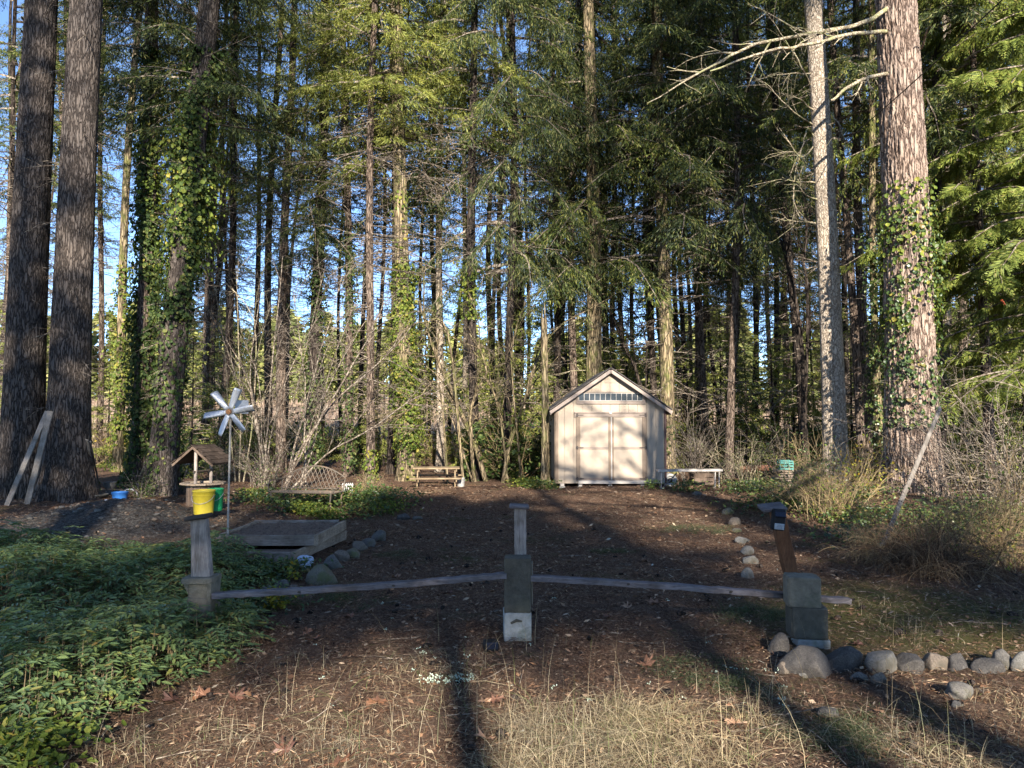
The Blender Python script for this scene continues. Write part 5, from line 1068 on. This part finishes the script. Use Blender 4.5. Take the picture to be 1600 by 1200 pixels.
ln = [(368, 1090, 'curled brown maple leaf right of the green leaf patch'), (395, 1090, 'second curled brown leaf of the pair right of the green patch'), (270, 1088, 'orange-brown leaf at the lower edge of the green patch'), (775, 1102, 'orange leaf in the grass below the tiny solar light'), (755, 1106, 'darker leaf overlapping the orange one below the tiny solar light'), (590, 1104, 'flat orange leaf in the lit patch of ground left of centre'), (697, 932, 'pale standing leaf behind the left rail near the middle block'), (547, 961, 'tan leaf on the ground below the left rail'), (575, 954, 'reddish leaf beside the tan one below the left rail'), (980, 953, 'torn tan leaf below the right rail'), (1024, 948, 'small tan leaf right of the torn one'), (948, 966, 'small flat leaf left of the torn one'), (1145, 1112, 'brown leaf in the grass right of centre'), (1150, 1140, 'pale brown leaf under the brown one right of centre'), (760, 1155, 'pinkish leaf at the bottom centre'), (530, 1185, 'dark red leaf at the bottom left of centre'), (480, 990, 'dark leaf cluster below the yellow weeds'), (490, 1000, 'lower leaf of the cluster below the yellow weeds'), (1010, 879, 'leaf on the path just above the right rail'), (615, 900, 'leaf lying just above the left rail'), (1010, 1040, 'long brown leaf on the bare ground right of centre'), (1340, 1015, 'reddish leaf behind the pale grey stone'), (1555, 963, 'pale leaf on the moss at right'), (1316, 1185, 'reddish leaf in the grass at bottom right'), (445, 1165, 'brown leaf in the straw at bottom left'), (320, 1085, 'small brown leaf between the orange-brown leaf and the curled pair')]
k = random.Random(5)
for i, (px, py, lb) in enumerate(ln):
    g0 = G(px, py); o = bpy.data.objects.new('fallen_leaf', LM[i % 5]); COL.objects.link(o); s = k.uniform(.5, .88); o.scale = (s, s, s); o.location = (g0.x, g0.y, g0.z+.015); o.rotation_euler = (k.uniform(-.3, .3), k.uniform(-.3, .3), k.uniform(0, 6.28)); tag(o, lb, 'leaf')

# ------------------------------------------------------------------ shrubs on the right
def shrubby(name, label, px, py, stems, h, r, seed, leaf=None, nleaf=0, mat='drystem', arch=-.6, sr=.006, up=1.0, lsz=.04, kids=(3, 6)):
    k = np.random.RandomState(seed); g0 = G(px, py); mb = MB(); T = []
    for i in range(stems):
        a = k.uniform(0, 6.28); e = abs(k.normal(0, .6)); T.append(twiggy(k, mb, (k.normal(0, r*.35), k.normal(0, r*.35), 0), (math.cos(a)*e, math.sin(a)*e, up), h*k.uniform(.5, 1.2), sr*k.uniform(.5, 1.3), 1, 7, .45, kids=kids, spread=.45, grav=arch))
    t = empty(name, g0); tag(t, label, 'shrub'); mb.build('stems', M[mat], t)
    if leaf:
        T = np.concatenate(T); n = nleaf; P = T[k.randint(0, len(T), n)]+k.normal(0, .06, (n, 3)); P[:, 2] = np.abs(P[:, 2]); nn = nrm(k.normal(0, .6, (n, 3))+np.array([0, 0, .8])); S = nrm(np.cross(nn, k.normal(size=(n, 3)))); D = nrm(np.cross(S, nn)); L = lsz*k.uniform(.6, 1.4, n); b = MB(); hexleaf(b, P, D, S, L, L*.6, nn); b.build('leaves', M[leaf], t)
    return t
shrubby('dry_shrub', 'dense domed tangle of brown dry stems at the right edge of the clearing', 1455, 900, 420, .75, .6, 1, None, 0, 'brownstem', arch=-1.5, sr=.0035)
shrubby('dry_shrub', 'taller dry shrub behind the domed tangle, thin yellowish leaves', 1545, 880, 200, 1.15, .8, 2, 'ivylight', 700, arch=-.9, sr=.0045)
shrubby('dry_shrub', 'straw-like stems leaning left in front of the leaning board', 1370, 885, 90, .6, .25, 3, None, 0, arch=-1.3, sr=.003)
shrubby('leafy_shrub', 'airy green shrub at the foot of the pale leaning trunk', 1265, 805, 120, 1.1, .5, 4, 'salal', 1500, arch=-.5, sr=.005, lsz=.045)
shrubby('leafy_shrub', 'yellow-leaved shrub left of the giant trunk foot', 1345, 798, 60, .95, .35, 5, 'yellowleaf', 500, arch=-.5, sr=.005, lsz=.05)
shrubby('leafy_shrub', 'green stemmy shrub right in front of the pale leaning trunk foot', 1300, 815, 80, .9, .45, 6, 'ivylight', 500, arch=-.5, sr=.006)
shrubby('bare_shrub', 'reddish bare arching shrub right of the giant trunk', 1530, 800, 42, 2.5, .5, 7, None, 0, 'twig', arch=-1.0, sr=.010, kids=(5, 10))
shrubby('bare_shrub', 'bare arching shrub at the far right edge', 1600, 812, 40, 2.3, .5, 8, 'salal', 300, 'twig', arch=-1.0, sr=.010, kids=(5, 10))
shrubby('bare_shrub', 'bare brown twigs behind the board bench', 1085, 757, 50, 1.7, .45, 9, None, 0, 'twig', arch=-.5, sr=.008, kids=(5, 9))
shrubby('bare_shrub', 'thin bare twigs behind the reddish log', 1165, 757, 45, 1.5, .6, 10, 'salal', 400, 'twigpale', arch=-.6, sr=.007)
shrubby('bare_shrub', 'bare twigs between the log and the teal crate', 1215, 757, 40, 1.6, .5, 11, 'salal', 300, 'twig', arch=-.6, sr=.007)
shrubby('dry_shrub', 'low dry weeds right of the metal bench', 575, 772, 60, .45, .4, 12, 'salal', 200, arch=-.5, sr=.004)
shrubby('bare_shrub', 'reddish twigs around the foot of the bare stem clump', 415, 764, 50, 1.1, .45, 13, 'salal', 500, 'twig', arch=-.4, sr=.006)
shrubby('bare_shrub', 'leafy twigs behind the wishing well', 345, 757, 40, 1.2, .4, 14, 'salal', 500, 'twig', arch=-.5, sr=.006)
shrubby('bare_shrub', 'dry twigs left of the wishing well beside the leaning ivied trunk', 225, 782, 26, .7, .4, 15, 'ivy', 400, 'twig', arch=-.6, sr=.005)

# overhead cable, ribbon
t = MB(); A = np.array(W(1640, -70, 8)); B = np.array(W(1190, 300, 24)); s = np.linspace(0, 1, 24)[:, None]; P = A+(B-A)*s; P[:, 2] -= .35*np.sin(math.pi*s[:, 0]); tube(t, P, [.009]*24, 6); tag(t.build('overhead_cable', M['cable']), 'black cable crossing in front of the giant trunk', 'cable')
pb = W(1565, 468, 9.4); t = MB(); board(t, (0, 0, 0), (.05, .02, -.06), .022, .002, n=5, seed=1); o = t.build('marker_ribbon', M['orange']); o.location = pb; tag(o, 'small orange ribbon hanging on the cedar sprays at right', 'ribbon')

# ------------------------------------------------------------------ the wood behind the viewer (it casts the shade on the clearing)
tk = random.Random(30)
# x, y, crown base, top, width, crown kind
BEHIND = [(-12, -15, 5, 21, 1.2, 'b'), (-8.4, -15.5, 5, 23, 1.15, 'a'), (-5.0, -14.5, 4, 23, .95, 'hs'), (-1.9, -15.5, 4, 14.5, .95, 'b'), (2.3, -14, 8.9, 12.7, 1.1, 'hs'), (.0, -17, 9.9, 14.2, 1.0, 'b'), (4.4, -16.5, 9.8, 13.8, 1.0, 'b'), (4.9, -15, 9.4, 19.5, 1.0, 'e'), (8.2, -19, 22.5, 32, 1.2, 'b'), (-1.5, -19, 21.5, 31, 1.1, 'b'), (11.2, -20, 26, 34, 1.0, 'b'), (7.5, -15.5, 3, 12.6, 1.1, 'hs'), (12.2, -15, 3, 11.8, 1.1, 'hs'), (16, -15.5, 3, 12, 1.3, 'a'), (-15.5, -15, 3, 20, 1.2, 'a')]
for i, (x, y, h0, top, cs, cr) in enumerate(BEHIND):
    t = empty('conifer_tree', (x, y, float(gz(x, y)))); tag(t, 'conifer standing behind the viewer', 'tree', 'conifers behind the viewer')
    c = lambda z: np.stack([0*np.asarray(z, float), 0*np.asarray(z, float), np.asarray(z, float)], -1); mb = MB(); trunk_mesh(mb, c, .26 if i != 4 else .2, top, 12, 20, i, top=top*.98); mb.build('trunk', M['bark'], t, True)
    o = bpy.data.objects.new('crown', CR[cr]); COL.objects.link(o); o.parent = t; o.location = (0, 0, h0); o.scale = (cs, cs, (top-h0)/22); o.rotation_euler = (0, 0, tk.uniform(0, 6))
for i, (x, y, h) in enumerate([(6.0, -1.5, 11.5), (14.5, -9, 17), (-3.5, -7, 14)]):     # leafless maples; their limbs dapple the shed front
    k = np.random.RandomState(600+i); t = empty('bare_maple', (x, y, 0)); tag(t, 'leafless maple standing behind the viewer', 'tree', 'maples behind the viewer'); mb = MB()
    tube(mb, [(0, 0, 0), (.03, 0, h*.35), (-.03, .1, h*.7), (0, 0, h)], [.22, .17, .12, .03], 12); mb.build('trunk', M['twigpale'], t, True); mb = MB()
    for j in range(20):
        z = h*k.uniform(.5, .98); a = k.uniform(0, 6.28); twiggy(k, mb, (0, 0, z), (math.cos(a), math.sin(a), .6), 3.6*(1.2-z/h)+.9, .06*(1.3-z/h)+.02, 2, 7, .5, kids=(4, 7), grav=-.1)
    if i == 0:
        for (z, dz, r, L) in ((7.2, .25, .07, 4.2), (8.0, .45, .075, 4.0), (8.9, .3, .06, 3.8), (7.7, .1, .05, 3.6), (9.8, .2, .05, 3.5), (6.6, .5, .06, 4.0)): twiggy(k, mb, (0, 0, z), (-1, k.uniform(-.2, .3), dz), L, r, 2, 8, .6, kids=(5, 7), grav=-.05)
    mb.build('bare_branches', M['twigpale'], t)
print('DONE')
